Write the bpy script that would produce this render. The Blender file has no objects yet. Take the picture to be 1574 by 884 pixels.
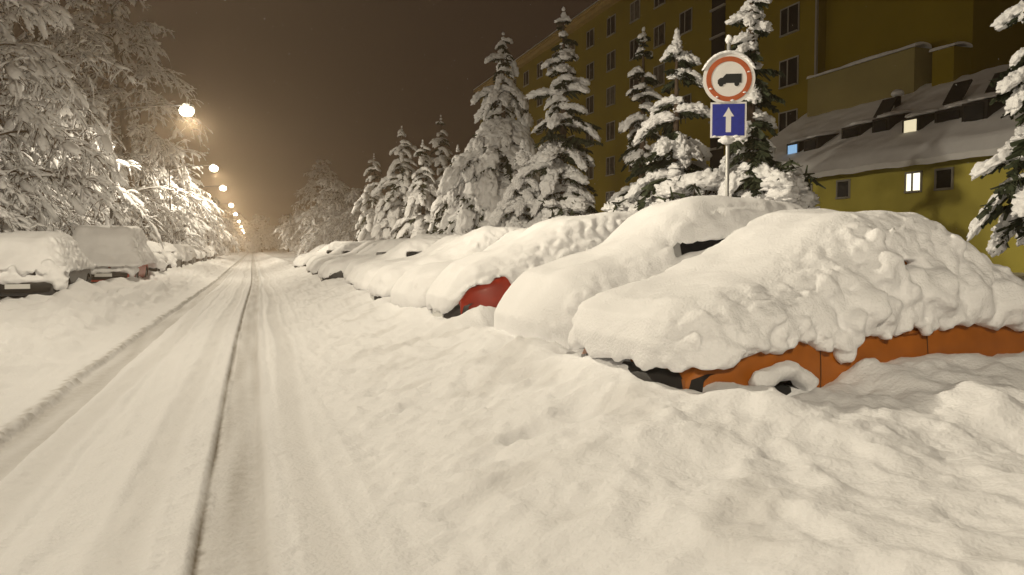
import bpy, math, random
import numpy as np

random.seed(7)
RNG = np.random.default_rng(7)
S = bpy.context.scene
COL = S.collection
PI = math.pi
F32 = np.float32

# ------------------------------------------------------------------ noise
def _h(ix, iy, iz, seed):
    h = (ix.astype(np.int64) * 374761393 + iy.astype(np.int64) * 668265263 + iz.astype(np.int64) * 2147483647 + seed * 974711) & 0xFFFFFFFF
    h = ((h ^ (h >> 13)) * 1274126177) & 0xFFFFFFFF
    h = ((h ^ (h >> 15)) * 2246822519) & 0xFFFFFFFF
    return (h ^ (h >> 16)) & 0xFFFF

def perlin(x, y, z, seed=0):
    x, y, z = np.broadcast_arrays(x, y, z)
    xi, yi, zi = np.floor(x), np.floor(y), np.floor(z)
    xf, yf, zf = x - xi, y - yi, z - zi
    u, v, w = (t * t * t * (t * (t * 6 - 15) + 10) for t in (xf, yf, zf))
    out = 0
    for a in (0, 1):
        for b in (0, 1):
            for c in (0, 1):
                h = _h(xi + a, yi + b, zi + c, seed)
                th = (h & 255) * (2 * PI / 256)
                cz = ((h >> 8) & 255) / 127.5 - 1
                sr = np.sqrt(np.maximum(0, 1 - cz * cz))
                d = np.cos(th) * sr * (xf - a) + np.sin(th) * sr * (yf - b) + cz * (zf - c)
                out = out + d * (u if a else 1 - u) * (v if b else 1 - v) * (w if c else 1 - w)
    return out * 1.6

def fbm(x, y, z, octv=3, seed=0):
    s, a = 0, 1.0
    for i in range(octv):
        s = s + a * perlin(x * 2 ** i, y * 2 ** i, z * 2 ** i, seed + i * 17)
        a *= .5
    return s

def sstep(a, b, x):
    t = np.clip((x - a) / (b - a), 0, 1)
    return t * t * (3 - 2 * t)

def smax(a, b, k):
    h = np.clip(.5 - .5 * (b - a) / k, 0, 1)
    return b + (a - b) * h + k * h * (1 - h)

def smin(a, b, k):
    return -smax(-a, -b, k)

# ------------------------------------------------------------------ meshes
class MB:
    """collects geometry of one mesh"""
    def __init__(self):
        self.v, self.q, self.t, self.n = [], [], [], 0
    def add(self, v, quads=None, tris=None):
        v = np.asarray(v, float).reshape(-1, 3)
        if quads is not None and len(quads):
            self.q.append(np.asarray(quads, np.int64).reshape(-1, 4) + self.n)
        if tris is not None and len(tris):
            self.t.append(np.asarray(tris, np.int64).reshape(-1, 3) + self.n)
        self.v.append(v); self.n += len(v)
        return self
    def box(self, x0, x1, y0, y1, z0, z1):
        v = [(x, y, z) for x in (x0, x1) for y in (y0, y1) for z in (z0, z1)]
        return self.add(v, [(0, 1, 3, 2), (4, 6, 7, 5), (0, 4, 5, 1), (2, 3, 7, 6), (0, 2, 6, 4), (1, 5, 7, 3)])
    def hexa(self, p):   # 8 points: bottom 4 ccw, top 4 ccw
        return self.add(p, [(3, 2, 1, 0), (4, 5, 6, 7), (0, 1, 5, 4), (1, 2, 6, 5), (2, 3, 7, 6), (3, 0, 4, 7)])
    def tubes(self, P, R, sides=5):
        """P (n,K,3) polylines, R (n,K) radii"""
        P = np.asarray(P, float); R = np.asarray(R, float)
        n, K, _ = P.shape
        T = np.gradient(P, axis=1)
        T /= np.linalg.norm(T, axis=2, keepdims=True) + 1e-9
        ref = np.where(np.abs(T[..., 2:3]) > .9, np.array([1., 0, 0]), np.array([0, 0, 1.]))
        A = np.cross(T, ref); A /= np.linalg.norm(A, axis=2, keepdims=True) + 1e-9
        B = np.cross(A, T)
        ang = np.arange(sides) * 2 * PI / sides
        V = P[:, :, None, :] + R[:, :, None, None] * (A[:, :, None, :] * np.cos(ang)[None, None, :, None] + B[:, :, None, :] * np.sin(ang)[None, None, :, None])
        base = (np.arange(n) * K * sides)[:, None, None]
        k = (np.arange(K - 1) * sides)[None, :, None]
        j = np.arange(sides)[None, None, :]; j2 = (j + 1) % sides
        Q = np.stack([base + k + j, base + k + j2, base + k + sides + j2, base + k + sides + j], -1)
        tr = []
        for m in range(1, sides - 1):
            b = np.arange(n) * K * sides
            tr.append(np.stack([b, b + m + 1, b + m], -1))
            e = b + (K - 1) * sides
            tr.append(np.stack([e, e + m, e + m + 1], -1))
        return self.add(V, Q.reshape(-1, 4), np.concatenate(tr))
    def tube(self, pts, rad, sides=10):
        pts = np.asarray(pts, float); rad = np.broadcast_to(np.asarray(rad, float), (len(pts),))
        return self.tubes(pts[None], rad[None], sides)
    def lathe(self, prof, origin, axis='z', seg=24):
        prof = np.asarray(prof, float); m = len(prof)
        a = np.arange(seg) * 2 * PI / seg
        r, h = prof[:, 0][:, None], prof[:, 1][:, None]
        c, s = r * np.cos(a), r * np.sin(a); h = np.broadcast_to(h, c.shape)
        V = {'z': np.stack([c, s, h], -1), 'y': np.stack([c, h, s], -1), 'x': np.stack([h, c, s], -1)}[axis]
        i = np.arange(m - 1)[:, None] * seg; j = np.arange(seg)[None]; j2 = (j + 1) % seg
        Q = np.stack([i + j, i + j2, i + seg + j2, i + seg + j], -1).reshape(-1, 4)
        return self.add(V.reshape(-1, 3) + np.asarray(origin), Q)
    def build(self, name, mat, parent=None, smooth=True, loc=None):
        V = np.concatenate(self.v).astype(F32)
        Q = np.concatenate(self.q) if self.q else np.zeros((0, 4), np.int64)
        T = np.concatenate(self.t) if self.t else np.zeros((0, 3), np.int64)
        me = bpy.data.meshes.new(name)
        me.vertices.add(len(V)); me.vertices.foreach_set('co', V.ravel())
        loops = np.concatenate([Q.ravel(), T.ravel()]).astype(np.int32)
        me.loops.add(len(loops)); me.loops.foreach_set('vertex_index', loops)
        st = np.concatenate([np.arange(len(Q)) * 4, len(Q) * 4 + np.arange(len(T)) * 3]).astype(np.int32)
        me.polygons.add(len(st)); me.polygons.foreach_set('loop_start', st)
        me.update(calc_edges=True)
        me.validate()
        me.polygons.foreach_set('use_smooth', np.full(len(me.polygons), smooth))
        me.materials.append(mat)
        o = bpy.data.objects.new(name, me); COL.objects.link(o)
        if parent: o.parent = parent
        if loc is not None: o.location = loc
        return o

def ico(sub):
    t = (1 + 5 ** .5) / 2
    v = [(-1, t, 0), (1, t, 0), (-1, -t, 0), (1, -t, 0), (0, -1, t), (0, 1, t), (0, -1, -t), (0, 1, -t), (t, 0, -1), (t, 0, 1), (-t, 0, -1), (-t, 0, 1)]
    f = [(0, 11, 5), (0, 5, 1), (0, 1, 7), (0, 7, 10), (0, 10, 11), (1, 5, 9), (5, 11, 4), (11, 10, 2), (10, 7, 6), (7, 1, 8), (3, 9, 4), (3, 4, 2), (3, 2, 6), (3, 6, 8), (3, 8, 9), (4, 9, 5), (2, 4, 11), (6, 2, 10), (8, 6, 7), (9, 8, 1)]
    v = [np.array(p) / np.linalg.norm(p) for p in v]
    for _ in range(sub):
        c, nf = {}, []
        def mid(a, b):
            k = (min(a, b), max(a, b))
            if k not in c:
                p = v[a] + v[b]; v.append(p / np.linalg.norm(p)); c[k] = len(v) - 1
            return c[k]
        for a, b, d in f:
            x, y, z = mid(a, b), mid(b, d), mid(d, a)
            nf += [(a, x, z), (b, y, x), (d, z, y), (x, y, z)]
        f = nf
    return np.array(v), np.array(f)
ICO = [ico(i) for i in range(4)]

def blobs(mb, C, X, Y, Z, sub=2, amp=.3, freq=1.7, flat=.55):
    """noisy ellipsoids: centres C (n,3), axis vectors X,Y,Z (n,3) scaled by the radii"""
    V0, F0 = ICO[sub]
    C = np.asarray(C); n = len(C)
    off = RNG.uniform(0, 500, (n, 1, 3))
    p = V0[None] * freq + off
    r = 1 + amp * perlin(p[..., 0], p[..., 1], p[..., 2], 3) + amp * .6 * perlin(p[..., 0] * 2.3, p[..., 1] * 2.3, p[..., 2] * 2.3, 5)
    if sub >= 3: r = r + amp * .4 * perlin(p[..., 0] * 4.7, p[..., 1] * 4.7, p[..., 2] * 4.7, 7)
    L = V0[None] * r[..., None]
    L[..., 2] = np.where(L[..., 2] < 0, L[..., 2] * flat, L[..., 2])
    V = C[:, None] + L[..., :1] * X[:, None] + L[..., 1:2] * Y[:, None] + L[..., 2:] * Z[:, None]
    F = F0[None] + (np.arange(n) * len(V0))[:, None, None]
    mb.add(V, None, F.reshape(-1, 3))

def surface_nets(f, org, h):
    ins = f < 0
    nx, ny, nz = f.shape
    cnt = np.zeros((nx - 1, ny - 1, nz - 1), F32); acc = np.zeros((3, nx - 1, ny - 1, nz - 1), F32)
    for ax in range(3):
        oth = [a for a in range(3) if a != ax]
        for da in (0, 1):
            for db in (0, 1):
                s0 = [None] * 3; s0[ax] = slice(0, f.shape[ax] - 1)
                s1 = [None] * 3; s1[ax] = slice(1, f.shape[ax])
                for o_, d in zip(oth, (da, db)):
                    s0[o_] = s1[o_] = slice(d, f.shape[o_] - 1 + d)
                a, b = f[tuple(s0)], f[tuple(s1)]
                m = (a < 0) != (b < 0)
                t = np.where(m, a / np.where(m, a - b, 1), 0)
                cnt += m
                acc[ax] += np.where(m, t, 0)
                acc[oth[0]] += m * da; acc[oth[1]] += m * db
    act = cnt > 0
    idx = np.full(act.shape, -1, np.int64); idx[act] = np.arange(act.sum())
    I = np.stack(np.nonzero(act), -1)
    V = (I + np.stack([acc[k][act] / cnt[act] for k in range(3)], -1)) * h + np.asarray(org)
    Q = []
    for ax in range(3):
        o1, o2 = [(1, 2), (2, 0), (0, 1)][ax]
        s0 = [slice(1, -1)] * 3; s0[ax] = slice(0, f.shape[ax] - 1)
        s1 = [slice(1, -1)] * 3; s1[ax] = slice(1, f.shape[ax])
        a, b = ins[tuple(s0)], ins[tuple(s1)]
        for flip, m in ((False, a & ~b), (True, ~a & b)):
            J = np.stack(np.nonzero(m), -1)
            J[:, o1] += 1; J[:, o2] += 1
            def cell(d1, d2):
                K = J.copy(); K[:, o1] -= d1; K[:, o2] -= d2
                return idx[K[:, 0], K[:, 1], K[:, 2]]
            c = [cell(1, 1), cell(0, 1), cell(0, 0), cell(1, 0)]
            if flip: c = c[::-1]
            q = np.stack(c, -1); Q.append(q[(q >= 0).all(1)])
    return V, np.concatenate(Q)

def one_piece(V, Q):
    lab = np.arange(len(V))
    e = np.concatenate([Q[:, [0, 1]], Q[:, [1, 2]], Q[:, [2, 3]], Q[:, [3, 0]]])
    while True:
        m = np.minimum(lab[e[:, 0]], lab[e[:, 1]]); new = lab.copy()
        np.minimum.at(new, e[:, 0], m); np.minimum.at(new, e[:, 1], m)
        new = new[new]; new = new[new]
        if (new == lab).all(): break
        lab = new
    big = np.bincount(lab).argmax(); keep = lab == big
    idx = np.cumsum(keep) - 1
    return V[keep], idx[Q[keep[Q[:, 0]]]]

def thing(name, label, cat, loc=(0, 0, 0), rz=0, group=None):
    o = bpy.data.objects.new(name, None); COL.objects.link(o)
    o.empty_display_size = .3
    o.location = loc; o.rotation_euler = (0, 0, rz)
    o['label'] = label; o['category'] = cat
    if group: o['group'] = group
    return o

def dup(root, loc, rz, label, group=None, sc=1.0):
    r = root.copy(); COL.objects.link(r)
    r.location = loc; r.rotation_euler = (0, 0, rz); r.scale = (sc,) * 3; r['label'] = label
    if group: r['group'] = group
    for ch in list(root.children):
        c = ch.copy(); COL.objects.link(c); c.parent = r
        for g in ch.children:
            d = g.copy(); COL.objects.link(d); d.parent = c
    return r

# ------------------------------------------------------------------ materials
def mat(name, col, rough=.6, metal=0., spec=.3, var=0., vscale=5., bump=0., bscale=40., bdist=.01, emit=None, estr=0., coat=0.):
    m = bpy.data.materials.new(name); m.use_nodes = True
    nt = m.node_tree; p = nt.nodes['Principled BSDF']
    p.inputs['Base Color'].default_value = (*col, 1)
    p.inputs['Roughness'].default_value = rough
    p.inputs['Metallic'].default_value = metal
    p.inputs['Specular IOR Level'].default_value = spec
    p.inputs['Coat Weight'].default_value = coat
    tc = nt.nodes.new('ShaderNodeTexCoord')
    if var:
        n = nt.nodes.new('ShaderNodeTexNoise'); n.inputs['Scale'].default_value = vscale; n.inputs['Detail'].default_value = 5
        r = nt.nodes.new('ShaderNodeValToRGB')
        r.color_ramp.elements[0].position = .3; r.color_ramp.elements[1].position = .7
        r.color_ramp.elements[0].color = (*[c * (1 - var) for c in col], 1)
        r.color_ramp.elements[1].color = (*[min(1, c * (1 + var)) for c in col], 1)
        nt.links.new(tc.outputs['Object'], n.inputs['Vector']); nt.links.new(n.outputs['Fac'], r.inputs['Fac'])
        nt.links.new(r.outputs['Color'], p.inputs['Base Color'])
    if bump:
        n = nt.nodes.new('ShaderNodeTexNoise'); n.inputs['Scale'].default_value = bscale; n.inputs['Detail'].default_value = 4
        b = nt.nodes.new('ShaderNodeBump'); b.inputs['Strength'].default_value = bump; b.inputs['Distance'].default_value = bdist
        nt.links.new(tc.outputs['Object'], n.inputs['Vector']); nt.links.new(n.outputs['Fac'], b.inputs['Height'])
        nt.links.new(b.outputs['Normal'], p.inputs['Normal'])
    if emit:
        p.inputs['Emission Color'].default_value = (*emit, 1); p.inputs['Emission Strength'].default_value = estr
    return m

SNOW = mat('snow', (.84, .84, .85), .75, spec=.15, var=.03, vscale=3, bump=.5, bscale=58, bdist=.018)
SNOW_TREE = mat('snow_on_branches', (.82, .82, .83), .8, spec=.1, bump=.6, bscale=14, bdist=.05)
NEEDLE = mat('needles', (.035, .045, .022), .7, var=.4, vscale=2)
BARK = mat('bark', (.085, .06, .042), .9, var=.35, vscale=6, bump=.6, bscale=25, bdist=.03)
TWIG = mat('twig', (.075, .052, .035), .9, var=.3, vscale=8)
CURT1 = mat('curtained_glass', (.10, .09, .07), .25, spec=.5, var=.5, vscale=3)
CURT2 = mat('half_curtained_glass', (.045, .04, .032), .15, spec=.6, var=.6, vscale=2)
GLASS = mat('dark_glass', (.012, .013, .015), .08, spec=.6)
RUBBER = mat('tyre_rubber', (.018, .018, .018), .85)
PLASTIC = mat('bumper_plastic', (.022, .02, .019), .6)
ALLOY = mat('wheel_metal', (.35, .35, .36), .35, metal=.9)
LENS = mat('headlight_lens', (.55, .56, .58), .12, spec=.8)
TAIL = mat('tail_lens', (.30, .02, .015), .2, spec=.6)
PLATE = mat('number_plate', (.62, .62, .60), .5)
STEEL = mat('galvanised_steel', (.42, .42, .41), .5, metal=.4, var=.15, vscale=9)
DARKMETAL = mat('lamp_metal', (.09, .09, .09), .6, metal=.3)
PAINT = {k: mat('paint_' + k, c, .42, spec=.4, var=.14, vscale=7, coat=.1) for k, c in dict(
    orange=(.35, .105, .009), red=(.33, .028, .010), silver=(.30, .30, .30), dark=(.03, .032, .036), blue=(.04, .06, .11), grey=(.15, .15, .15), white=(.55, .55, .54)).items()}

def ground_mat():
    m = bpy.data.materials.new('snow_ground'); m.use_nodes = True
    nt = m.node_tree; p = nt.nodes['Principled BSDF']; N = nt.nodes.new; L = nt.links.new
    p.inputs['Roughness'].default_value = .75; p.inputs['Specular IOR Level'].default_value = .15
    tc = N('ShaderNodeTexCoord')
    at = N('ShaderNodeAttribute'); at.attribute_name = 'dirt'
    n1 = N('ShaderNodeTexNoise'); n1.inputs['Scale'].default_value = 14; n1.inputs['Detail'].default_value = 6; n1.inputs['Roughness'].default_value = .65
    mul = N('ShaderNodeMath'); mul.operation = 'MULTIPLY_ADD'; mul.inputs[1].default_value = .9; mul.inputs[2].default_value = .55
    mm = N('ShaderNodeMath'); mm.operation = 'MULTIPLY'; mm.use_clamp = True
    mix = N('ShaderNodeMix'); mix.data_type = 'RGBA'
    mix.inputs['A'].default_value = (.83, .83, .84, 1); mix.inputs['B'].default_value = (.20, .165, .12, 1)
    L(tc.outputs['Object'], n1.inputs['Vector']); L(n1.outputs['Fac'], mul.inputs[0]); L(mul.outputs[0], mm.inputs[0]); L(at.outputs['Fac'], mm.inputs[1])
    L(mm.outputs[0], mix.inputs['Factor']); L(mix.outputs['Result'], p.inputs['Base Color'])
    n2 = N('ShaderNodeTexNoise'); n2.inputs['Scale'].default_value = 38; n2.inputs['Detail'].default_value = 5
    b = N('ShaderNodeBump'); b.inputs['Strength'].default_value = .5; b.inputs['Distance'].default_value = .02
    L(tc.outputs['Object'], n2.inputs['Vector']); L(n2.outputs['Fac'], b.inputs['Height']); L(b.outputs['Normal'], p.inputs['Normal'])
    return m

# ------------------------------------------------------------------ camera
CAM_H = 1.45
cam = bpy.data.objects.new('camera', bpy.data.cameras.new('camera')); COL.objects.link(cam)
cam.data.sensor_width = 36; cam.data.lens = 36 * 1200 / 1574
cam.data.clip_start = .05; cam.data.clip_end = 3000
cam.location = (0, 0, CAM_H)
cam.rotation_euler = (math.radians(90 - 2.8), 0, math.radians(-18.4))
S.camera = cam

# ------------------------------------------------------------------ ground
FRONT = 2.39           # line of the car noses on the right
PITCH = 2.5            # spacing of the parked cars
CAR_Y0 = 3.74
HR = math.radians(6); HX, HY = 2.53 - .81 * math.sin(HR), 4.02 + .81 * math.cos(HR)   # nearest car

def ground_h(x, y):
    lo = perlin(x * .35, y * .35, 0 * x, 1)
    wob = .10 * perlin(y * .45, 0 * x, 0 * x + 3.3, 2) + .03 * perlin(y * 2.1, 0 * x, 0 * x + 1.3, 4)
    wob_f = .02 * perlin(y * 9, x * 4, 0 * x, 6) + .018 * perlin(y * 22, x * 9, 0 * x, 7)
    bend = .25 * sstep(8, 40, y)
    xr = x - bend
    # the plain between the tracks
    g = .055 + .015 * lo + .012 * fbm(x * 3.1, y * 1.1, 0 * x, 3, 11)
    # ruts
    def rut(a, b, d, edge, w=0.):
        aa = xr - a - wob * .35 - w; bb = b + wob * .35 - xr
        return d * sstep(0, edge, aa) * sstep(0, edge, bb)
    g = g - rut(-1.86, -1.46, .07, .06, wob_f * 1.6) - rut(-.29, .05, .05, .05, wob_f * .6)
    groove = np.exp(-((xr + .268 - wob_f * .3) / .018) ** 2)
    g = g - .045 * groove - .02 * np.exp(-((xr + 1.12 - .5 * wob) / .03) ** 2) - .012 * np.exp(-((xr - .15 - .3 * wob) / .03) ** 2)
    tread = np.sin(y * 2 * PI / .07) * .004
    g = g + tread * (rut(-.29, .05, 1, .05) + rut(-1.86, -1.46, 1, .05))
    for c0, w0, d0, sd in ((-1.28, .10, .014, 3), (-.92, .09, .010, 5), (-.58, .10, .013, 7), (.36, .11, .012, 9), (.62, .10, .009, 11)):
        m = xr - c0 - .22 * perlin(y * .11, 0 * x, 0 * x + sd, 60)
        g = g - d0 * np.exp(-(m / w0) ** 4) * np.clip(.7 + perlin(y * .3, 0 * x, 0 * x + sd, 63), 0, 1.3) + .4 * d0 * np.exp(-((np.abs(m) - w0 * 1.25) / .03) ** 2)
    crumbs = np.maximum(0, perlin(x * 17, y * 17, 0 * x, 65) - .28) * sstep(25, 10, y)
    g = g + crumbs * .045 * (np.exp(-((xr + .40) / .09) ** 2) + np.exp(-((xr - .16) / .08) ** 2) + np.exp(-((xr + 2.0) / .12) ** 2) + np.exp(-((xr + 1.36) / .08) ** 2))
    # left snow bank
    lb = sstep(-1.90, -2.9, xr - wob * .6)
    lumps = fbm(x * 1.5, y * 1.0, 0 * x, 4, 21)
    g = g + lb * (.20 + .18 * lumps + .07 * fbm(x * 3.2, y * 2.4, 0 * x, 3, 23) + .07 * np.abs(perlin(x * 4.5, y * 3.5, 0 * x, 25)) + .09 * np.exp(-((x + 2.9) / .5) ** 2))
    g = g + .20 * np.exp(-((x + 4.05) / .5) ** 2) - .03 * sstep(-4.2, -4.6, x) + .10 * sstep(-4.2, -4.6, x) * perlin(x * 1.2, y * .8, 0 * x, 27)
    # right bank up to the cars
    rb = sstep(.35, 2.25, x + .35 * perlin(y * .5, 0 * x, 0 * x, 31))
    soft = fbm(x * 1.1, y * 1.1, 0 * x + 7.7, 4, 33)
    rid = 1 - np.abs(perlin(x * 1.9 + y * 1.1, (y * 1.2 - x * .8) * 1.25, 0 * x + 2.2, 35)) * 1.6
    rid2 = 1 - np.abs(perlin(x * 4.1 + y * 2.5, (y * 1.2 - x * .8) * 2.7, 0 * x + 5.2, 36)) * 1.6
    near = sstep(.9, 2.2, x) * sstep(4.6, 3.2, y)
    g = g + rb * (.40 + .05 * soft) + near * (.045 * rid + .022 * rid2 - .035)
    g = g + sstep(.3, 1., x) * .02 * fbm(x * 4, y * 4, 0 * x, 3, 41)
    fine = sstep(40, 12, y) * (sstep(.2, .9, x) + sstep(-1.9, -2.4, x))
    g = g + fine * (.010 * fbm(x * 9, y * 9, 0 * x, 3, 43) + .035 * np.maximum(0, perlin(x * 7, y * 7, 0 * x, 47) - .22) + .03 * np.maximum(0, perlin(x * 13, y * 13, 0 * x, 48) - .3))
    g = g + sstep(-1.5, -1.2, x) * sstep(-.25, -.5, x) * .012 * fbm(x * 7, y * 1.6, 0 * x, 3, 45)
    # footprints in the churned snow in front of the cars
    for k in range(26):
        r = random.Random(100 + k)
        fx, fy = r.uniform(.9, 2.1), r.uniform(3.2, 9.5)
        g = g - .045 * np.exp(-(((x - fx) / .13) ** 2 + ((y - fy) / .09) ** 2) ** 1.5)
    # snow ploughed up against the noses
    nose = np.exp(-((x - 2.38) / .42) ** 2)
    g = g + nose * (.15 + .03 * soft) * sstep(3.2, 4.2, y) + .05 * np.exp(-((x - 2.4) / .25) ** 2 - ((y - 4.8) / .6) ** 2)
    # snow piled against the nearest car; (cu, cv) = along and across it
    cu = (x - HX) * math.cos(HR) + (y - HY) * math.sin(HR); cv = -(x - HX) * math.sin(HR) + (y - HY) * math.cos(HR)
    fl = np.exp(-((cv + .88) / np.where(cv < -.88, .95, .30)) ** 2)
    n1 = perlin(x * 3.2, y * 3.2, 0 * x, 71)
    g = g + fl * sstep(-.2, .5, cu) * (.10 + .05 * n1)
    g = g + fl * np.exp(-((cu - .18) / .16) ** 2) * .06
    g = g + .15 * sstep(.95, 1.35, cu) * np.exp(-((cv + .95) / np.where(cv < -.95, 1.25, .42)) ** 2)
    g = g - .17 * np.exp(-((cu - .60) / .12) ** 2 - ((cv + .88) / .10) ** 2)
    g = g + .23 * np.exp(-((x - 2.68) / .36) ** 2 - ((y - 8.95) / .26) ** 2)
    # gaps between the noses of the cars
    for k in range(1, 20):
        yc = CAR_Y0 + PITCH * k - .38
        g = g + (.10 + .08 * soft) * np.exp(-((y - yc) / .42) ** 2) * sstep(2.5, 3.2, x) * sstep(7, 5.5, x) - .06 * np.exp(-((y - yc) / .18) ** 2) * sstep(2.1, 2.5, x) * sstep(7, 5, x)
    # behind the cars, up to the trees and the building
    g = g + .25 * sstep(6.5, 9.5, x) + .05 * sstep(6, 9, x) * soft
    g = g + sstep(-7, -11, x) * (.25 + .1 * lumps)
    return g

def dirt(x, y):
    wob = .10 * perlin(y * .45, 0 * x, 0 * x + 3.3, 2) + .03 * perlin(y * 2.1, 0 * x, 0 * x + 1.3, 4)
    wob_f = .02 * perlin(y * 9, x * 4, 0 * x, 6) + .018 * perlin(y * 22, x * 9, 0 * x, 7)
    xr = x - .25 * sstep(8, 40, y)
    brk = .62 + .5 * perlin(y * .9, 0 * x, 0 * x + 9, 51)
    d = .95 * np.exp(-((xr + .268 - wob_f * .3) / .022) ** 2) * np.clip(brk + .25, .3, 1)
    d = np.maximum(d, .46 * sstep(-.29, -.2, xr) * sstep(.12, .0, xr) * (.8 + .5 * perlin(x * 9, y * .5, 0 * x, 53)))
    d = np.maximum(d, .44 * sstep(-1.9, -1.75, xr) * sstep(-1.42, -1.55, xr) * (.8 + .5 * perlin(x * 7, y * .4, 0 * x, 54)))
    d = np.maximum(d, .65 * np.exp(-((xr + 1.86 - wob * .35 - wob_f * 2) / .045) ** 2) * np.clip(.6 + 1.2 * perlin(x * 14, y * 9, 0 * x, 55), 0, 1))
    d = np.maximum(d, .16 * sstep(.1, .5, fbm(x * 1.3, y * 1.5, 0 * x, 3, 57)) * sstep(.8, 1.4, x) * sstep(3., 2.2, x))
    for c0, w0, sd in ((-1.28, .11, 3), (-.58, .11, 7), (.36, .11, 9)):
        m = xr - c0 - .22 * perlin(y * .11, 0 * x, 0 * x + sd, 60)
        d = np.maximum(d, .13 * np.exp(-(m / w0) ** 4))
    return np.clip(d, 0, 1)

def axis(lo, d0, d1, hi, step, grow):
    mid = list(np.arange(d0, d1 + 1e-6, step))
    a, s = d1, step
    up = []
    while a < hi:
        s *= grow; a += s; up.append(min(a, hi))
    a, s = d0, step
    dn = []
    while a > lo:
        s *= grow; a -= s; dn.append(max(a, lo))
    return np.array(dn[::-1] + mid + up)

gx = axis(-260, -2.6, 4.0, 260, .024, 1.05)
gy = axis(-40, 1.6, 6.0, 700, .026, 1.018)
X, Y = np.meshgrid(gx, gy, indexing='ij')
Zg = ground_h(X, Y); Dg = dirt(X, Y)
GM = ground_mat()
def ground_piece(name, i0, i1, label_kind='structure'):
    x, y, z, d = X[i0:i1 + 1], Y[i0:i1 + 1], Zg[i0:i1 + 1], Dg[i0:i1 + 1]
    nx, ny = x.shape
    i = np.arange(nx - 1)[:, None] * ny; j = np.arange(ny - 1)[None]
    Q = np.stack([i + j, i + ny + j, i + ny + j + 1, i + j + 1], -1).reshape(-1, 4)
    mb = MB(); mb.add(np.stack([x, y, z], -1), Q)
    o = mb.build(name, GM)
    a = o.data.attributes.new('dirt', 'FLOAT', 'POINT'); a.data.foreach_set('value', d.ravel().astype(F32))
    o['kind'] = label_kind
    return o
iL = int(np.argmin(abs(gx + 2.05))); iR = int(np.argmin(abs(gx - .6)))
ground_piece('snowy_verge', 0, iL); ground_piece('road', iL, iR); ground_piece('snowy_ground', iR, len(gx) - 1)

def gh(x, y):
    return float(ground_h(np.array([float(x)]), np.array([float(y)]))[0])

# ------------------------------------------------------------------ cars
def sd_poly(px, pz, poly):
    poly = np.asarray(poly, float); n = len(poly)
    d = np.full(px.shape, 1e9); s = np.ones(px.shape)
    for i in range(n):
        a, b = poly[i], poly[i - 1]
        e = b - a; wx, wz = px - a[0], pz - a[1]
        t = np.clip((wx * e[0] + wz * e[1]) / (e @ e), 0, 1)
        d = np.minimum(d, (wx - e[0] * t) ** 2 + (wz - e[1] * t) ** 2)
        c1, c2, c3 = pz >= a[1], pz < b[1], e[0] * wz > e[1] * wx
        s = np.where((c1 & c2 & c3) | (~c1 & ~c2 & ~c3), -s, s)
    return s * np.sqrt(d)

SHAPES = {
    # top profile (u, z), belt height, length, width, axle positions, wheel radius
    'hatch': dict(L=3.5, W=1.62, top=[(0, .64), (.08, .74), (.45, .84), (.75, .91), (1.35, 1.31), (1.7, 1.38), (2.15, 1.35), (2.7, 1.20), (3.38, .90), (3.5, .78)], belt=.90, ax=(.58, 2.72), R=.28, ws=(.82, 1.3), rw=(2.72, 3.3)),
    'estate': dict(L=4.3, W=1.72, top=[(0, .64), (.1, .74), (.7, .88), (1.1, .95), (1.75, 1.40), (2.2, 1.47), (3.4, 1.46), (3.9, 1.36), (4.22, .95), (4.3, .82)], belt=.93, ax=(.8, 3.42), R=.30, ws=(1.17, 1.7), rw=(3.94, 4.18)),
    'saloon': dict(L=4.3, W=1.70, top=[(0, .62), (.1, .72), (.8, .86), (1.25, .93), (1.9, 1.36), (2.3, 1.42), (2.9, 1.40), (3.5, 1.02), (4.2, .94), (4.3, .80)], belt=.92, ax=(.8, 3.4), R=.30, ws=(1.32, 1.85), rw=(2.98, 3.44)),
    'mpv': dict(L=4.2, W=1.76, top=[(0, .72), (.1, .86), (.5, 1.0), (.85, 1.10), (1.5, 1.44), (2.0, 1.52), (3.6, 1.50), (4.0, 1.36), (4.17, .98), (4.2, .8)], belt=1.0, ax=(.85, 3.4), R=.31, ws=(.92, 1.45), rw=(4.03, 4.14)),
    'suv': dict(L=4.0, W=1.80, top=[(0, .72), (.1, .86), (.5, 1.0), (.85, 1.12), (1.45, 1.64), (1.9, 1.72), (3.0, 1.68), (3.6, 1.42), (3.92, 1.0), (4.0, .8)], belt=1.06, ax=(.85, 3.2), R=.32, ws=(.92, 1.4), rw=(3.66, 3.9)),
    'van': dict(L=4.4, W=1.80, top=[(0, .72), (.1, .86), (.5, 1.0), (.85, 1.12), (1.45, 1.68), (1.9, 1.78), (4.0, 1.78), (4.3, 1.62), (4.38, 1.0), (4.4, .8)], belt=1.08, ax=(.85, 3.5), R=.32, ws=(.92, 1.4), rw=(4.31, 4.36)),
}

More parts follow.
